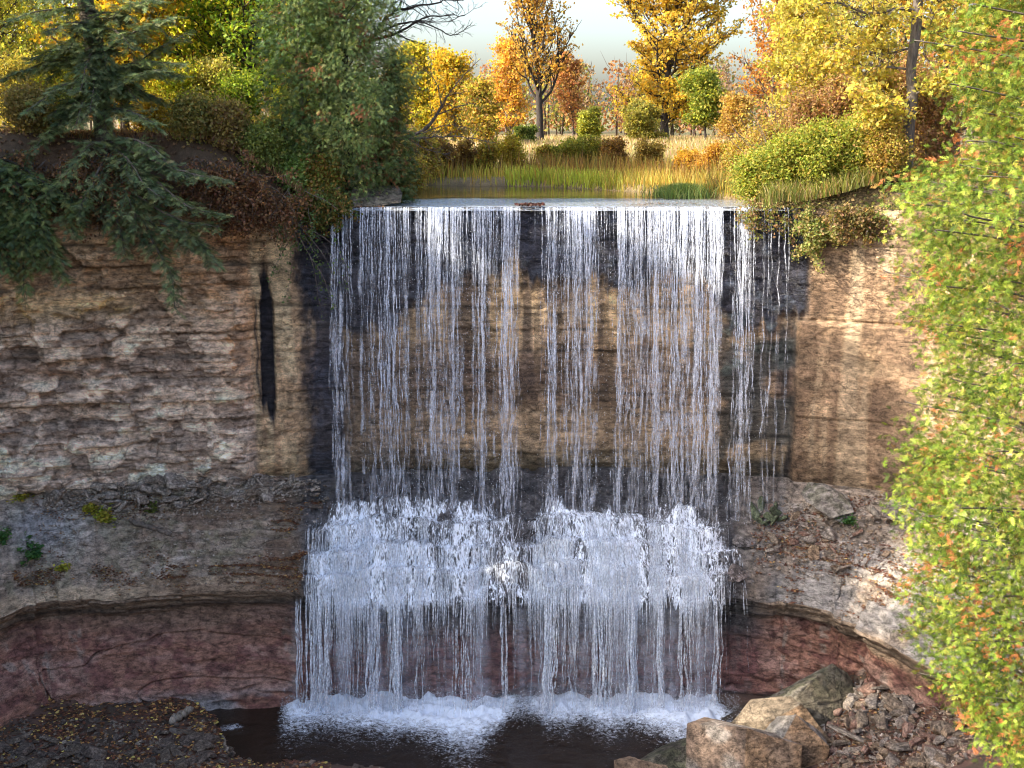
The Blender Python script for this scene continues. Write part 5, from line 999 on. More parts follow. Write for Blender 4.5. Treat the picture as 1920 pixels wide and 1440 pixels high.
hanging('hanging_vine', 'pale leafy vine trailing over the rim above the wet corner on the right', 1505, 1555, 410, 34.45, 30, .7, 186, ([(.34, .36, .14), (.44, .34, .16), (.2, .25, .07)], (1, 1, 1)), .006, 14, 'vine')
hanging('hanging_vine', 'brown twigs trailing over the dark rock right of the falls', 1380, 1500, 400, 34.6, 34, .38, 187, ([(.3, .2, .1), (.24, .26, .08)], (1, 1)), .006, 3, 'vine')
hanging('hanging_roots', 'short grassy roots under the turf on top of the buff wall', 1560, 1680, 412, 34.05, 70, .45, 188, ([(.16, .15, .05), (.3, .2, .1)], (1, 1)), .006, 5, group='roots over the right rim')
# ------------------------------------------------------------------ stones
import bmesh
from mathutils import Vector as Vec
def project(V):
    V = V-np.array([0, 0, ZC]); f = V[..., 1]*cp-V[..., 2]*sp_; return 960+F_PX*V[..., 0]/f, 720-F_PX*(V[..., 1]*sp_+V[..., 2]*cp)/f
_lp = PLG[:, 90:-90].reshape(-1, 3); _lx, _ly = project(_lp)
_fl = np.stack([FX, FY, FZ], -1); _m = (FY > 24); _fp = _fl[_m]; _fx, _fy = project(_fp)
def on(px, py, what='ledge'):
    if what == 'ledge': i = np.argmin((_lx-px)**2+(_ly-py)**2); return _lp[i]
    i = np.argmin((_fx-px)**2+(_fy-py)**2); return _fp[i]
def hull(pts, sub, rough, seed, bev=.03, chip=False):
    bm = bmesh.new()
    for p in pts: bm.verts.new(tuple(p))
    g = bmesh.ops.convex_hull(bm, input=bm.verts[:]); bmesh.ops.delete(bm, geom=[v for v in bm.verts if not v.link_faces], context='VERTS')
    bmesh.ops.dissolve_limit(bm, angle_limit=R(6), verts=bm.verts[:], edges=bm.edges[:])
    if bev: bmesh.ops.bevel(bm, geom=bm.edges[:], offset=bev, segments=1, affect='EDGES', profile=.6)
    bmesh.ops.triangulate(bm, faces=bm.faces[:])
    for k in range(sub): 
        le = [e for e in bm.edges if e.calc_length() > (.5 if k == 0 else .5/2**k)]
        if le: bmesh.ops.subdivide_edges(bm, edges=le, cuts=1, use_grid_fill=True)
        bmesh.ops.triangulate(bm, faces=bm.faces[:])
    bm.normal_update(); V = np.array([v.co[:] for v in bm.verts]); Nn = np.array([v.normal[:] for v in bm.verts]); Fq = np.array([[v.index for v in f.verts] for f in bm.faces]); bm.free()
    ds = rough*(fbm(V[:, 0]*1.6, V[:, 1]*1.6, V[:, 2]*1.6, 5, seed)-.5)*2+rough*.5*(fbm(V[:, 0]*7, V[:, 1]*7, V[:, 2]*9, 3, seed+1)-.5)
    if chip:
        k = (V+.12*(np.stack([fbm(V[:, 0]*3, V[:, 1]*3, V[:, 2]*3, 2, seed+9+i) for i in range(3)], -1)-.5))@np.array([[2.2, .5, .3], [-.5, 2.0, .6], [.2, -.4, 5.]]).T
        ds = ds*.5+rough*.55*(hsh(k[:, 0], k[:, 1], k[:, 2], seed)-.5)
    return V+Nn*ds[:, None], Nn, Fq
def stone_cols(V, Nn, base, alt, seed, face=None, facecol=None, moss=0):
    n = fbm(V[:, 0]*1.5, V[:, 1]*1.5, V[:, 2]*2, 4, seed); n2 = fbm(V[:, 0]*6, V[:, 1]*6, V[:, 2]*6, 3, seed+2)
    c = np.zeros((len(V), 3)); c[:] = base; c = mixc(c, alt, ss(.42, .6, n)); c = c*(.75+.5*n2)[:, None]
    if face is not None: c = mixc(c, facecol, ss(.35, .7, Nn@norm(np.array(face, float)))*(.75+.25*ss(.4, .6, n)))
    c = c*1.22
    if moss: c = mixc(c, (.07, .085, .03), ss(.3, .8, Nn[:, 2])*ss(.4, .6, n2)*moss)
    return np.clip(c, .01, 1)
def boulder(name, label, pts, base, alt, seed, rough=.05, sub=5, bev=.05, group=None, **kw):
    sn = 0.
    if pts[0][1] > 890 and pts[0][1] < 1200:
        mx = np.mean([p[0] for p in pts]); my = max(p[1] for p in pts); sn = on(mx, my-4)[1]-np.mean([p[2] for p in pts])+.12
    pts = np.array([P(p[0], p[1], (p[2]+sn)*(.945 if min(q[2] for q in pts) < 31.1 and pts[0][1] > 1200 else 1)) for p in pts]); o0 = pts.mean(0); o0[2] = pts[:, 2].min(); V, Nn, Fq = hull(pts-o0, sub, rough, seed, bev*.3, True); c = stone_cols(V, Nn, base, alt, seed, **kw)
    o = mk(name, V, Fq, M['boulder'], attrs={'Col': c, 'wet': np.full(len(V), kw.get('w', .0))}, smooth=False); o.location = tuple(float(v) for v in o0); return tag(o, label, 'boulder', group)
TAN, GRY, DK = (.21, .165, .115), (.20, .185, .165), (.10, .085, .065)
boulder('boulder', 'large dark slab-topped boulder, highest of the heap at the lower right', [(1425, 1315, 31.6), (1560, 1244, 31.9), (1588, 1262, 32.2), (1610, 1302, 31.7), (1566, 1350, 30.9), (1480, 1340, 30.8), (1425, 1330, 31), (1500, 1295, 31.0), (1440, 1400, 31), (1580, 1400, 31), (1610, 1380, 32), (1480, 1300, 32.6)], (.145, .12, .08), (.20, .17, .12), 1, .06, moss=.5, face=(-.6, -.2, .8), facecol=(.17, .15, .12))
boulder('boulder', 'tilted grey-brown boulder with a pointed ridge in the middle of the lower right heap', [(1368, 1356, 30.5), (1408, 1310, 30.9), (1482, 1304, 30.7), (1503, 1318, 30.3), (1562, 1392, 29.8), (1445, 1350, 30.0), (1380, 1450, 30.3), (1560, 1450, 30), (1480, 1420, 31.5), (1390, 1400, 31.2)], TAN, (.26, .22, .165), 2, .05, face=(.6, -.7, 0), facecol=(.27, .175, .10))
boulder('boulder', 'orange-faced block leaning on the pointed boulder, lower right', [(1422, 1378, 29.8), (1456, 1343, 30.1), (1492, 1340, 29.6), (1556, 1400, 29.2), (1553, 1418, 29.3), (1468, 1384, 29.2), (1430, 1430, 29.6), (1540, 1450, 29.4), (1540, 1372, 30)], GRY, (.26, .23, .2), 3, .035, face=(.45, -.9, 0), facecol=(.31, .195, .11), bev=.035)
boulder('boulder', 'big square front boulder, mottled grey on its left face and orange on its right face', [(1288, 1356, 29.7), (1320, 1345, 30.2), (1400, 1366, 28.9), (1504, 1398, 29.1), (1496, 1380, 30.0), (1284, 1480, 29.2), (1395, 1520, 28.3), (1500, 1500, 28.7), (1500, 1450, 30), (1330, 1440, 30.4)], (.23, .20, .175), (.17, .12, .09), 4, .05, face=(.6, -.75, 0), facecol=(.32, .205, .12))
boulder('boulder', 'low wet dark slab at the pool edge left of the front boulder', [(1170, 1440, 29.6), (1286, 1382, 30.3), (1300, 1392, 29.8), (1310, 1470, 29.0), (1190, 1480, 29.2), (1240, 1400, 30.6), (1300, 1430, 30.5)], (.085, .075, .06), (.13, .12, .09), 5, .04, moss=.5)
boulder('boulder', 'brown rock just entering the bottom edge beside the wet slab', [(1150, 1424, 28.9), (1180, 1418, 29.2), (1250, 1436, 28.8), (1270, 1480, 28.4), (1150, 1480, 28.6), (1230, 1440, 29.3)], (.19, .13, .085), (.25, .18, .12), 6, .03, bev=.03)
# stones along the right ledge
RL = 'stones on the right ledge'
boulder('boulder', 'large pale mossy rock resting against the foot of the buff wall', [(1502, 925, 33.7), (1515, 903, 33.9), (1545, 906, 33.7), (1595, 945, 33.3), (1602, 960, 33.1), (1560, 972, 33.0), (1510, 940, 33.3), (1590, 930, 33.9), (1550, 965, 33.9)], (.30, .27, .235), (.37, .33, .29), 7, .03, bev=.04, moss=.6)
boulder('boulder', 'grey crumbling rock at the lower end of the pale mossy rock', [(1560, 965, 33.2), (1585, 945, 33.4), (1608, 958, 33.2), (1612, 972, 33.0), (1580, 982, 32.9), (1565, 975, 33), (1600, 965, 33.6)], (.24, .22, .21), (.17, .15, .13), 8, .03, bev=.03)
boulder('boulder', 'rounded brown rock beside the cedar, uppermost on the right ledge', [(1662, 925, 33.4), (1675, 912, 33.4), (1700, 920, 33.2), (1708, 940, 33), (1685, 946, 32.9), (1665, 938, 33), (1690, 930, 33.7)], (.19, .12, .085), (.13, .09, .07), 9, .03, bev=.04)
boulder('boulder', 'grey lobed rock below the rounded brown rock beside the cedar', [(1652, 950, 33), (1672, 935, 33.1), (1708, 945, 32.9), (1712, 975, 32.6), (1680, 980, 32.5), (1655, 968, 32.6), (1690, 955, 33.3)], (.22, .19, .17), (.29, .25, .23), 10, .03, bev=.04)
boulder('boulder', 'pitted round grey rock where the falling water splashes, right end of the cascade', [(1372, 1010, 32.7), (1385, 995, 32.8), (1412, 998, 32.7), (1424, 1012, 32.5), (1410, 1026, 32.3), (1378, 1026, 32.3), (1400, 1010, 33)], (.12, .11, .11), (.2, .18, .17), 11, .04, bev=.04)
boulder('boulder', 'lumpy grey rock below the pitted one at the right end of the cascade', [(1360, 1075, 31.9), (1372, 1055, 32.1), (1392, 1062, 32), (1402, 1082, 31.7), (1385, 1092, 31.5), (1362, 1090, 31.6), (1385, 1070, 32.3)], (.17, .14, .13), (.10, .09, .09), 12, .03, bev=.03)
boulder('boulder', 'upright tan block standing in the leaf litter of the right ledge', [(1515, 1030, 32.0), (1522, 1020, 32.1), (1537, 1024, 32), (1536, 1048, 31.7), (1520, 1052, 31.6), (1514, 1045, 31.7), (1530, 1035, 32.2)], (.33, .24, .15), (.25, .17, .11), 13, .015, bev=.02, sub=3)
boulder('boulder', 'small tan block lower down on the right ledge below the upright one', [(1556, 1062, 31.4), (1575, 1052, 31.6), (1588, 1058, 31.5), (1580, 1070, 31.2), (1560, 1070, 31.2), (1572, 1060, 31.7)], (.30, .21, .13), (.22, .16, .11), 14, .012, bev=.02, sub=3)
boulder('boulder', 'pointed dark wet rock splitting the water at the top of the cascade', [(812, 975, 33.6), (829, 947, 33.7), (842, 958, 33.6), (850, 976, 33.4), (820, 985, 33.3), (835, 970, 33.9)], (.05, .045, .045), (.09, .08, .08), 15, .03, bev=.03, sub=3)
boulder('boulder', 'dome of dark wet rock parting the water in the middle of the cascade', [(965, 1000, 33.2), (975, 975, 33.5), (1005, 972, 33.5), (1015, 992, 33.2), (990, 1012, 32.9), (970, 1010, 33)], (.05, .045, .045), (.09, .08, .08), 16, .04, bev=.05, sub=3)
boulder('boulder', 'grey-brown boulder at the water line under the dark cedar, left end of the lip', [(655, 372, 35.5), (662, 352, 35.8), (700, 344, 36.2), (748, 350, 36.1), (756, 362, 35.7), (752, 380, 35.3), (700, 388, 35.0), (660, 386, 35.0), (730, 366, 36.9), (690, 350, 37)], (.13, .105, .08), (.19, .155, .12), 17, .05, bev=.07, moss=.3)
boulder('boulder', 'flat tan rock at the left lip beside the water line boulder', [(640, 388, 35.05), (650, 376, 35.4), (668, 380, 35.4), (672, 390, 35.0), (645, 393, 35.0), (660, 384, 35.8)], (.2, .15, .1), (.14, .11, .08), 18, .02, bev=.03, sub=3)
# slabs of many sizes: a few dozen meshes, every slab an object
def slab_mesh(i, base, alt):
    r = np.random.default_rng(700+i); th = r.uniform(.12, .38); k = 9; a = np.sort(r.random(k)*6.28); rad = .42+.2*r.random(k)
    p = np.stack([np.cos(a)*rad*1.25, np.sin(a)*rad*.8, 0*a], -1); pts = np.concatenate([p+[0, 0, -th/2], p*(.82+.2*r.random((k, 1)))+np.array([0, 0, th/2])+np.array([0, 0, 1])*(r.random((k, 1))-.5)*.10])
    V, Nn, Fq = hull(pts, 2, .035, i, .03); c = stone_cols(V*3, Nn, base, alt, i)
    o = mk('flat_stone', V, Fq, M['slab'], attrs={'Col': c, 'wet': np.zeros(len(V))}); me = o.data; bpy.data.objects.remove(o); return me
PALS = {'grey': [((.20, .165, .13), (.29, .25, .21)), ((.16, .13, .10), (.25, .20, .16)), ((.32, .28, .24), (.22, .18, .15))], 'tan': [((.23, .165, .11), (.30, .22, .15)), ((.16, .12, .09), (.24, .19, .14)), ((.29, .25, .21), (.2, .16, .13)), ((.20, .11, .08), (.26, .17, .13))], 'dark': [((.11, .085, .065), (.17, .14, .11)), ((.08, .062, .05), (.14, .11, .09))], 'moss': [((.07, .085, .05), (.12, .14, .08))]}
CH = None
SL = {k: [slab_mesh(hash_i*13+j*7+kk*31, *p) for j, p in enumerate(v) for hash_i in range(5)] for kk, (k, v) in enumerate(PALS.items())}
def slabs(n, boxf, what, kind, size, seed, label, group, heap=0., tilt=.35, cat='stone', flatz=0.):
    r = np.random.default_rng(seed)
    for i in range(n):
        px, py = boxf(r); p = on(px, py, what); s = size[0]+(size[1]-size[0])*r.random()**2.6
        QUEUE.append((s, kind, p, r.normal(size=8), r.random(4), what, heap(px, py, r) if callable(heap) else heap*r.random(), tilt, label, cat, group))
def place_slabs(limit):
    QUEUE.sort(key=lambda a: -a[0]); rest = []
    for qi, (s, kind, p, g_, u_, what, lift, tilt, label, cat, group) in enumerate(QUEUE):
        me = SL[kind][int(u_[0]*len(SL[kind]))]; loc = (float(p[0]+g_[0]*.03), float(p[1]-lift*.5+g_[1]*.03), float(p[2]+s*.06+lift)); rot = (g_[2]*tilt+(-.35 if what == 'ledge' else 0), g_[3]*tilt, u_[1]*6.28); sc_ = (s, s*(.7+.5*u_[2]), s*(.7+.6*u_[3]))
        if qi < limit:
            o = bpy.data.objects.new('flat_stone', me); col.objects.link(o); o.location = loc; o.rotation_euler = rot; o.scale = sc_; tag(o, label, cat, group)
        else: rest.append((me, loc, rot, sc_))
    r = np.random.default_rng(77)
    for n, boxf, what, kind, s0, s1 in CHIPS:
        for i in range(n):
            px, py = boxf(r); p = on(px, py, what); s = s0+(s1-s0)*r.random()**2; rest.append((CH[kind][r.integers(0, len(CH[kind]))], (p[0], p[1]-.02, p[2]+s*.05), (r.normal()*.4-(.3 if what == 'ledge' else 0), r.normal()*.4, r.random()*6.28), (s, s*(.6+.5*r.random()), s*(.7+.8*r.random()))))
    from mathutils import Matrix, Euler
    cache = {}; Vs, Fs, Cs_, off = [], [], [], 0
    for me, loc, rot, sc_ in rest:
        if me.name not in cache:
            v = np.empty(len(me.vertices)*3, np.float32); me.vertices.foreach_get('co', v); f = np.array([list(p_.vertices) for p_ in me.polygons]); cc = np.empty(len(me.vertices)*4, np.float32); me.attributes['Col'].data.foreach_get('color', cc); cache[me.name] = (v.reshape(-1, 3), f, cc.reshape(-1, 4)[:, :3])
        v, f, cc = cache[me.name]; Rm = np.array(Euler(rot).to_matrix()); Vs.append((v*np.array(sc_))@Rm.T+np.array(loc)); Fs.append(f+off); Cs_.append(cc); off += len(v)
    V = np.concatenate(Vs); tag(mk('rubble', V, np.concatenate(Fs), M['slab'], attrs={'Col': np.concatenate(Cs_), 'wet': np.zeros(len(V))}), 'countless small stone chips strewn over the ledges and the gorge floor', kind='stuff')
QUEUE = []; CHIPS = []
def tri(x0, x1, f0, f1):
    def g(r):
        x = r.uniform(x0, x1); return x, r.uniform(f0(x), f1(x))
    return g
lt = lambda x: np.interp(x, [90, 200, 330, 450, 560], [925, 890, 880, 885, 900]); lb = lambda x: np.interp(x, [90, 160, 240, 330, 450, 560], [940, 950, 965, 962, 945, 915])
slabs(200, tri(85, 560, lt, lb), 'ledge', 'grey', (.2, .62), 801, 'flat grey-brown slab in the rubble heaped on the left ledge against the limestone', 'slabs heaped on the left ledge', heap=lambda px, py, r: .25*math.exp(-((px-290)/140)**2)*r.random(), tilt=.5)
slabs(26, tri(90, 520, lambda x: 955, lambda x: 1080), 'ledge', 'grey', (.08, .2), 802, 'small loose stone lying below the rubble heap on the left ledge slope', 'loose stones on the left ledge slope')
slabs(70, tri(1420, 1660, lambda x: 955+(x-1420)*.06, lambda x: 1040+(x-1420)*.2), 'ledge', 'tan', (.10, .40), 803, 'broken tan stone scattered on the right ledge among fallen leaves', 'broken stones on the right ledge', heap=.08, tilt=.5)
slabs(12, tri(1412, 1472, lambda x: 950, lambda x: 985), 'ledge', 'moss', (.2, .42), 804, 'green mossy stone at the foot of the dark wet wall', 'mossy stones on the right ledge', heap=.1, tilt=.9)
slabs(150, tri(1560, 1860, lambda x: np.interp(x, [1560, 1620, 1860], [1330, 1300, 1330]), lambda x: 1445), 'floor', 'tan', (.16, .62), 805, 'broken slab in the rubble slope at the lower right below the cedar', 'rubble slabs at the lower right', heap=.15, tilt=.45)
slabs(40, tri(1590, 1720, lambda x: 1285, lambda x: 1340), 'floor', 'grey', (.15, .4), 806, 'grey stone at the top of the lower right rubble against the red shale', 'rubble stones against the red shale', heap=.1, tilt=.4)
slabs(120, tri(0, 500, lambda x: np.interp(x, [0, 250, 500], [1385, 1362, 1400]), lambda x: 1445), 'floor', 'dark', (.15, .62), 807, 'dark flat slab among wet leaves on the lower left shore of the pool', 'dark slabs on the lower left shore', heap=.06, tilt=.22)
slabs(26, tri(500, 700, lambda x: 1425, lambda x: 1448), 'floor', 'dark', (.15, .4), 808, 'dark stone at the water line on the bottom edge left of centre', 'stones on the bottom edge left of centre', heap=.03, tilt=.25)
slabs(16, tri(560, 620, lambda x: 905, lambda x: 960), 'ledge', 'dark', (.15, .4), 809, 'dark wet stone at the left edge of the cascade', 'wet stones left of the cascade', heap=.03, tilt=.3)
def chip_mesh(me, i):
    r = np.random.default_rng(i); pts = r.normal(size=(9, 3)); pts = pts/np.linalg.norm(pts, axis=1)[:, None]*[.5, .4, .2]; V, Nn, Fq = hull(pts, 0, .0, i, 0)
    at = me.attributes['Col'].data; cc = np.array([at[0].color[:3]]); o = mk('chip', V, Fq, M['slab'], attrs={'Col': np.tile(cc, (len(V), 1))*(.8+.4*r.random()), 'wet': np.zeros(len(V))}); m_ = o.data; bpy.data.objects.remove(o); return m_
CH = {k: [chip_mesh(m_, i) for i, m_ in enumerate(v)] for k, v in SL.items()}
CHIPS += [(1500, tri(90, 600, lt, lambda x: lb(x)+12), 'ledge', 'grey', .06, .22), (1300, tri(60, 600, lambda x: 930, lambda x: 1100), 'ledge', 'grey', .03, .13), (700, tri(1410, 1720, lambda x: 930+(x-1420)*.05, lambda x: 1060+(x-1420)*.25), 'ledge', 'tan', .05, .2), (300, tri(1410, 1720, lambda x: 930+(x-1420)*.05, lambda x: 1060+(x-1420)*.25), 'ledge', 'grey', .05, .2), (2200, tri(1540, 1880, lambda x: 1280, lambda x: 1450), 'floor', 'tan', .06, .26), (1100, tri(0, 560, lambda x: 1350, lambda x: 1450), 'floor', 'dark', .06, .26), (300, tri(500, 900, lambda x: 1425, lambda x: 1450), 'floor', 'dark', .05, .2)]
place_slabs(290)
for (px, py, what, kd, s, sz, rz, tl, lb_) in [(213, 950, 'ledge', 0, .55, .5, .9, .5, 'largest pale tilted slab at the lower front of the left rubble heap'), (1600, 1390, 'floor', 1, 1.15, .3, -.55, .35, 'long narrow blue-grey slab leaning beside the orange-faced block'), (1655, 1300, 'floor', 1, .6, .5, .4, .5, 'pale splintered slab at the top of the lower right rubble'), (370, 1390, 'floor', 2, .9, .4, -.3, .15, 'long dark slab pointing into the pool, lower left'), (1700, 1410, 'floor', 1, .85, .7, .5, .2, 'broad grey slab among the lower right rubble near the frame bottom')]:
    o = bpy.data.objects.new('flat_stone', SL[('grey', 'grey', 'dark')[kd]][{0: 11, 1: 2, 2: 3}[kd]]); col.objects.link(o); p = on(px, py, what); o.location = (float(p[0]), float(p[1]), float(p[2]+.12)); o.rotation_euler = (-tl, .2, rz); o.scale = (s, s*.5, s*sz); tag(o, lb_, 'stone')
# driftwood
def log(name, label, a, b, r0, r1, seed, mat='bark', cat='log'):
    r = np.random.default_rng(seed); A, B = P(*a), P(*b); t = np.linspace(0, 1, 14)[:, None]; pts = A+(B-A)*t+r.normal(size=(14, 3))*.02; tb = Tube(); o0 = A.copy(); pts = np.concatenate([pts[:1], pts, pts[-1:]]); rd = np.concatenate([[.004], r0+(r1-r0)*t[:, 0]*(1+.2*r.normal(size=14)*0)+.008*r.normal(size=14), [.004]])
    tb.add(pts-o0, np.maximum(rd, .004), 8)
    for k in range(3):
        q0 = pts[r.integers(3, 12)]; s = path(r, q0, norm(r.normal(size=3)+[0, 0, .5]), .25, 4, 0, .1); tb.add(s-o0, [.02, .015, .01, .006, .003], 5)
    o = mk(name, np.concatenate(tb.V), np.concatenate(tb.F), M[mat], smooth=True); o.location = tuple(float(v) for v in o0); return tag(o, label, cat)
log('driftwood_log', 'tan broken log wedged between the rocks of the right ledge beside the cedar', (1632, 952, 33.0), (1668, 998, 32.4), .11, .09, 1, 'bark_pale')
log('driftwood_log', 'thin tan branch lying just right of the broken log on the right ledge', (1668, 965, 32.9), (1682, 992, 32.5), .05, .03, 2, 'bark_pale')
log('driftwood_log', 'dark rotten log lying on the left ledge below the rubble heap', (246, 976, 33.15), (322, 1004, 32.75), .09, .05, 3, 'bark')
log('driftwood_log', 'tan log at the waterline on the lower left shore', (320, 1352, 30.3), (358, 1328, 30.6), .12, .10, 4, 'bark_pale')
log('driftwood_log', 'long grey log lying along the lower left shore', (320, 1372, 29.8), (385, 1396, 29.3), .12, .07, 5, 'bark')
log('driftwood_stick', 'grey stake standing upright from the slabs at the pool edge', (427, 1418, 28.6), (421, 1384, 28.75), .04, .03, 6, 'bark_pale', 'stick')
log('driftwood_stick', 'pale curved root sticking out under the turf of the buff wall', (1633, 413, 34.0), (1625, 441, 33.8), .02, .015, 7, 'bark_pale', 'stick')
# small plants rooted in the ledge
def ledge_plant(label, px, py, pal, seed, s=1., what='ledge'):
    r = np.random.default_rng(seed); p = on(px, py, what); e = empty('ledge_plant', p, label, 'plant'); tb = Tube(); cn = []
    for k in range(14):
        q_ = path(r, (0, 0, 0), (r.normal(), r.normal()-.5, 1.1), .28*s*(.5+r.random()), 5, -1.2, .15); tb.add(q_, [.005, .004, .003, .003, .002, .001], 4); cn.append(q_[2:])
    cn = np.concatenate(cn); m = len(cn)*5; V, Fq = leaf_quads(r, cn[r.integers(0, len(cn), m)]+r.normal(size=(m, 3))*.05*s, .07*s, .6); tb.build('stem', M['twig'], e); mk('foliage', V, Fq, M['leaf'], e, attrs={'Col': np.repeat(palette(r, m, *pal), 4, 0)})
GP = ([(.07, .17, .06), (.12, .24, .08)], (1, 1)); YP = ([(.30, .34, .06), (.42, .38, .07)], (1, 1))
for lb_, px, py, pal, s in [('round-leaved green plant on the left ledge above the red litter', 62, 1045, GP, 1.3), ('small green plant at the left frame edge of the ledge', 10, 1012, GP, .9), ('yellow-green fern below the left rubble heap', 195, 975, YP, 1.2), ('small yellow fern left of the larger fern under the rubble heap', 172, 958, YP, .9), ('tiny olive plant on the slope right of the two ferns', 285, 960, ([(.14, .17, .05)], (1,)), .8), ('yellowing plant over the layered lip of the left ledge', 120, 1068, YP, .8), ('small green plant among the pale rocks of the right ledge', 1590, 978, GP, .9), ('green weeds at the left end of the left ledge foot', 40, 935, YP, .8)]:
    ledge_plant(lb_, px, py, pal, px, s)
# fallen leaves
LV = ([(.17, .07, .035), (.11, .045, .028), (.36, .19, .07), (.46, .32, .12), (.22, .12, .07)], (4, 4, 1.4, .8, 3))
def litter(name, label, G, wfun, n, size, seed, pal=LV, up=.75):
    r = np.random.default_rng(seed); G = G.reshape(-1, 3); px, py = project(G); w_ = np.clip(wfun(G, px, py), 0, None); k = r.choice(len(G), n, p=w_/w_.sum())
    Cn = G[k]+r.normal(size=(n, 3))*[.04, .04, .006]+[0, -.01, .018]; V, Fq = leaf_quads(r, Cn, size, up, 1.2); tag(mk(name, V, Fq, M['litter'], attrs={'Col': np.repeat(palette(r, n, *pal, .25), 4, 0)}), label, kind='stuff')
def box(px, py, x0, x1, y0, y1): return (px > x0) & (px < x1) & (py > y0) & (py < y1)
_nz = np.gradient(PLG[..., 2], axis=0); _flat = (np.abs(_nz) < .012).astype(float).ravel()+.08
def w_left(G, px, py):
    n = fbm(G[:, 0]*1.1, G[:, 1]*2.2, 0, 4, 301); a = box(px, py, 60, 600, 930, 1125)*ss(.5, .62, n)*(.3+1.2*ss(250, 420, px)); b_ = (np.abs(py-(1078-20*ss(300, 500, px)+8*np.sin(px*.03))) < 14)*box(px, py, 20, 580, 1030, 1110)*2.2*ss(.4, .5, n); b2 = box(px, py, 80, 330, 885, 975)*.5
    return (a+b_+b2)*(_flat+1.6)
litter('fallen_leaves', 'rust and orange fallen leaves caught on the left ledge', PLG, w_left, 5600, .055, 311)
litter('fallen_leaves', 'brown and orange fallen leaves on the right ledge', PLG, lambda G, px, py: box(px, py, 1420, 1760, 930, 1190)*(ss(.45, .6, fbm(G[:, 0]*1.2, G[:, 1]*2, 0, 4, 302))+.6*np.exp(-((py-1035-(px-1500)*.22)/30)**2))*(_flat+1.6), 3600, .06, 312)
litter('fallen_leaves', 'dark wet leaves and yellow flecks covering the lower left shore', _fl, lambda G, px, py: (px < 620)*(G[:, 2] > -13.58)*(G[:, 1] > 26)*(.4+ss(.4, .6, fbm(G[:, 0]*2, G[:, 1]*2, 0, 3, 303))), 19000, .075, 313, ([(.15, .065, .035), (.08, .04, .028), (.38, .20, .07), (.55, .42, .12)], (5, 4, 1.8, 1.2)))
litter('fallen_leaves', 'brown fallen leaves between the lower right rubble', _fl, lambda G, px, py: (px > 1500)*(px < 1900)*(G[:, 1] > 26)*(G[:, 2] > -13.5)*1., 8000, .07, 314, ([(.14, .06, .035), (.09, .045, .03), (.32, .18, .07)], (4, 4, 1)))
_gg = np.stack([gx, gy, gz], -1)
litter('fallen_leaves', 'brown leaf litter on the soil bank of the left rim', _gg, lambda G, px, py: (G[:, 0] > -16)*(G[:, 0] < -3.6)*(G[:, 1] < 48)*1., 26000, .08, 315, ([(.24, .14, .08), (.14, .08, .05), (.36, .22, .10), (.42, .32, .10)], (4, 4, 2, 1)), .45)
litter('fallen_leaves', 'straw coloured litter under the right bank shrubs', _gg, lambda G, px, py: (G[:, 0] > 6.9)*(G[:, 0] < 15)*(G[:, 1] < 46)*1., 12000, .07, 316, ([(.26, .2, .08), (.34, .24, .1), (.16, .18, .05)], (1, 1, 1)), .3)
litter('floating_leaves', 'dark leaves stranded on the lip between the two curtains of water', np.stack(np.meshgrid(np.linspace(wx(968), wx(1018), 30), np.linspace(34.8, 35.2, 12)), -1).reshape(-1, 2)@np.array([[1, 0, 0], [0, 1, 0]])+[0, 0, .02], lambda G, px, py: 1+0*px, 160, .08, 317, ([(.16, .06, .04), (.08, .04, .03)], (1, 1)), .5)
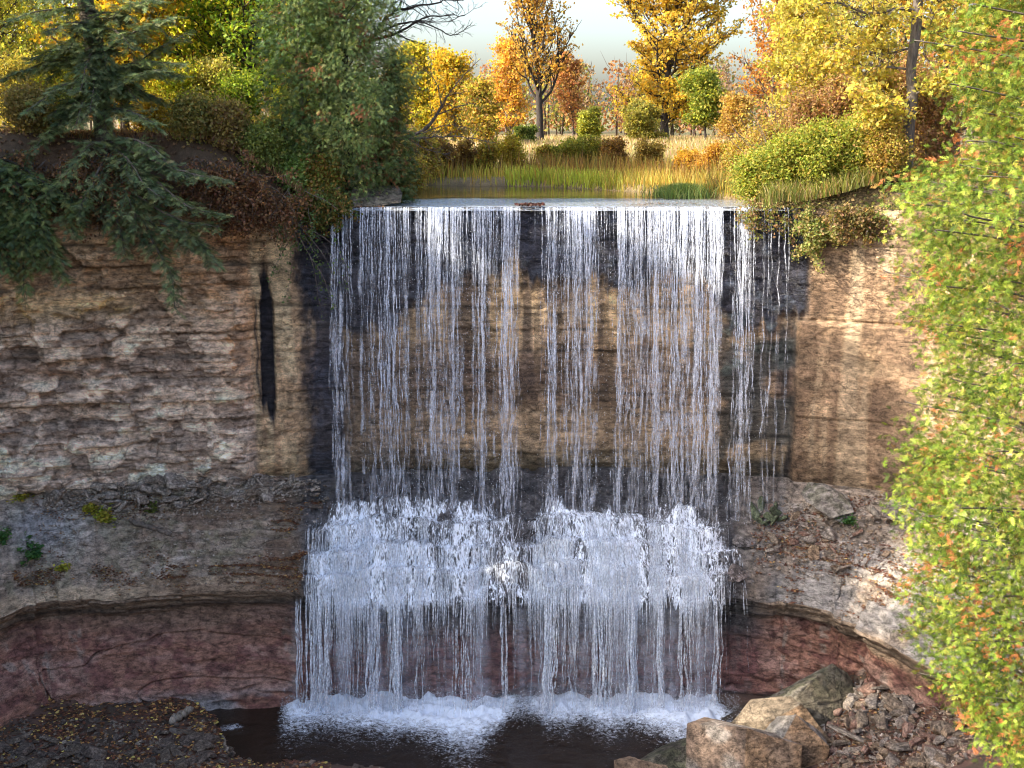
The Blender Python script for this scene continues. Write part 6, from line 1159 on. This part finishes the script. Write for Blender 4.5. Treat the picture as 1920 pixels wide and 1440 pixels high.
litter('floating_leaves', 'few dark leaves floating near the lip right of centre', np.stack(np.meshgrid(np.linspace(2.4, 5.6, 90), np.linspace(35.1, 36.2, 40)), -1).reshape(-1, 2)@np.array([[1, 0, 0], [0, 1, 0]])+[0, 0, -.004], lambda G, px, py: ss(.6, .7, fbm(G[:, 0]*1.4, G[:, 1]*4, 0, 3, 9))+1e-6, 130, .06, 318, ([(.12, .08, .05), (.25, .15, .06)], (1, 1)), .95)
# ------------------------------------------------------------------ light
AZ, EL = R(152), R(34)   # direction to the sun, measured in the ground plane from +x towards +y
AZ = R(196)
tosun = np.array([math.cos(AZ)*math.cos(EL), math.sin(AZ)*math.cos(EL), math.sin(EL)])
sd = bpy.data.lights.new('sun', 'SUN'); sun = bpy.data.objects.new('sun', sd); col.objects.link(sun)
sd.energy = 3.6; sd.angle = R(.53); sd.color = (1, .9, .74)
from mathutils import Vector
sun.rotation_euler = Vector(tosun).to_track_quat('Z', 'Y').to_euler()
wd = bpy.data.worlds.new('World'); scene.world = wd; wd.use_nodes = True; nt = wd.node_tree; nt.nodes.clear()
sky = nt.nodes.new('ShaderNodeTexSky'); sky.sky_type = 'NISHITA'; sky.sun_disc = False; sky.sun_elevation = EL; sky.sun_rotation = R(90)-AZ
sky.air_density = 1.0; sky.dust_density = 4.2; sky.ozone_density = 1.6
bg = nt.nodes.new('ShaderNodeBackground'); bg.inputs['Strength'].default_value = .15
ow = nt.nodes.new('ShaderNodeOutputWorld'); nt.links.new(sky.outputs[0], bg.inputs[0]); nt.links.new(bg.outputs[0], ow.inputs[0])
scene.view_settings.view_transform = 'Standard'; scene.view_settings.look = 'None'; scene.view_settings.exposure = 1.82; scene.view_settings.gamma = 1
cy = scene.cycles
cy.max_bounces = 6; cy.diffuse_bounces = 3; cy.glossy_bounces = 2; cy.transmission_bounces = 3; cy.transparent_max_bounces = 40; cy.use_denoising = True
try: cy.denoiser = 'OPENIMAGEDENOISE'
except Exception: pass
cy.caustics_reflective = False; cy.caustics_refractive = False; cy.sample_clamp_indirect = 6

scene.cycles.pixel_filter_type = 'BLACKMAN_HARRIS'; scene.cycles.filter_width = 1.1
scene.cycles.denoising_prefilter = 'ACCURATE'; scene.cycles.denoising_input_passes = 'RGB_ALBEDO_NORMAL'
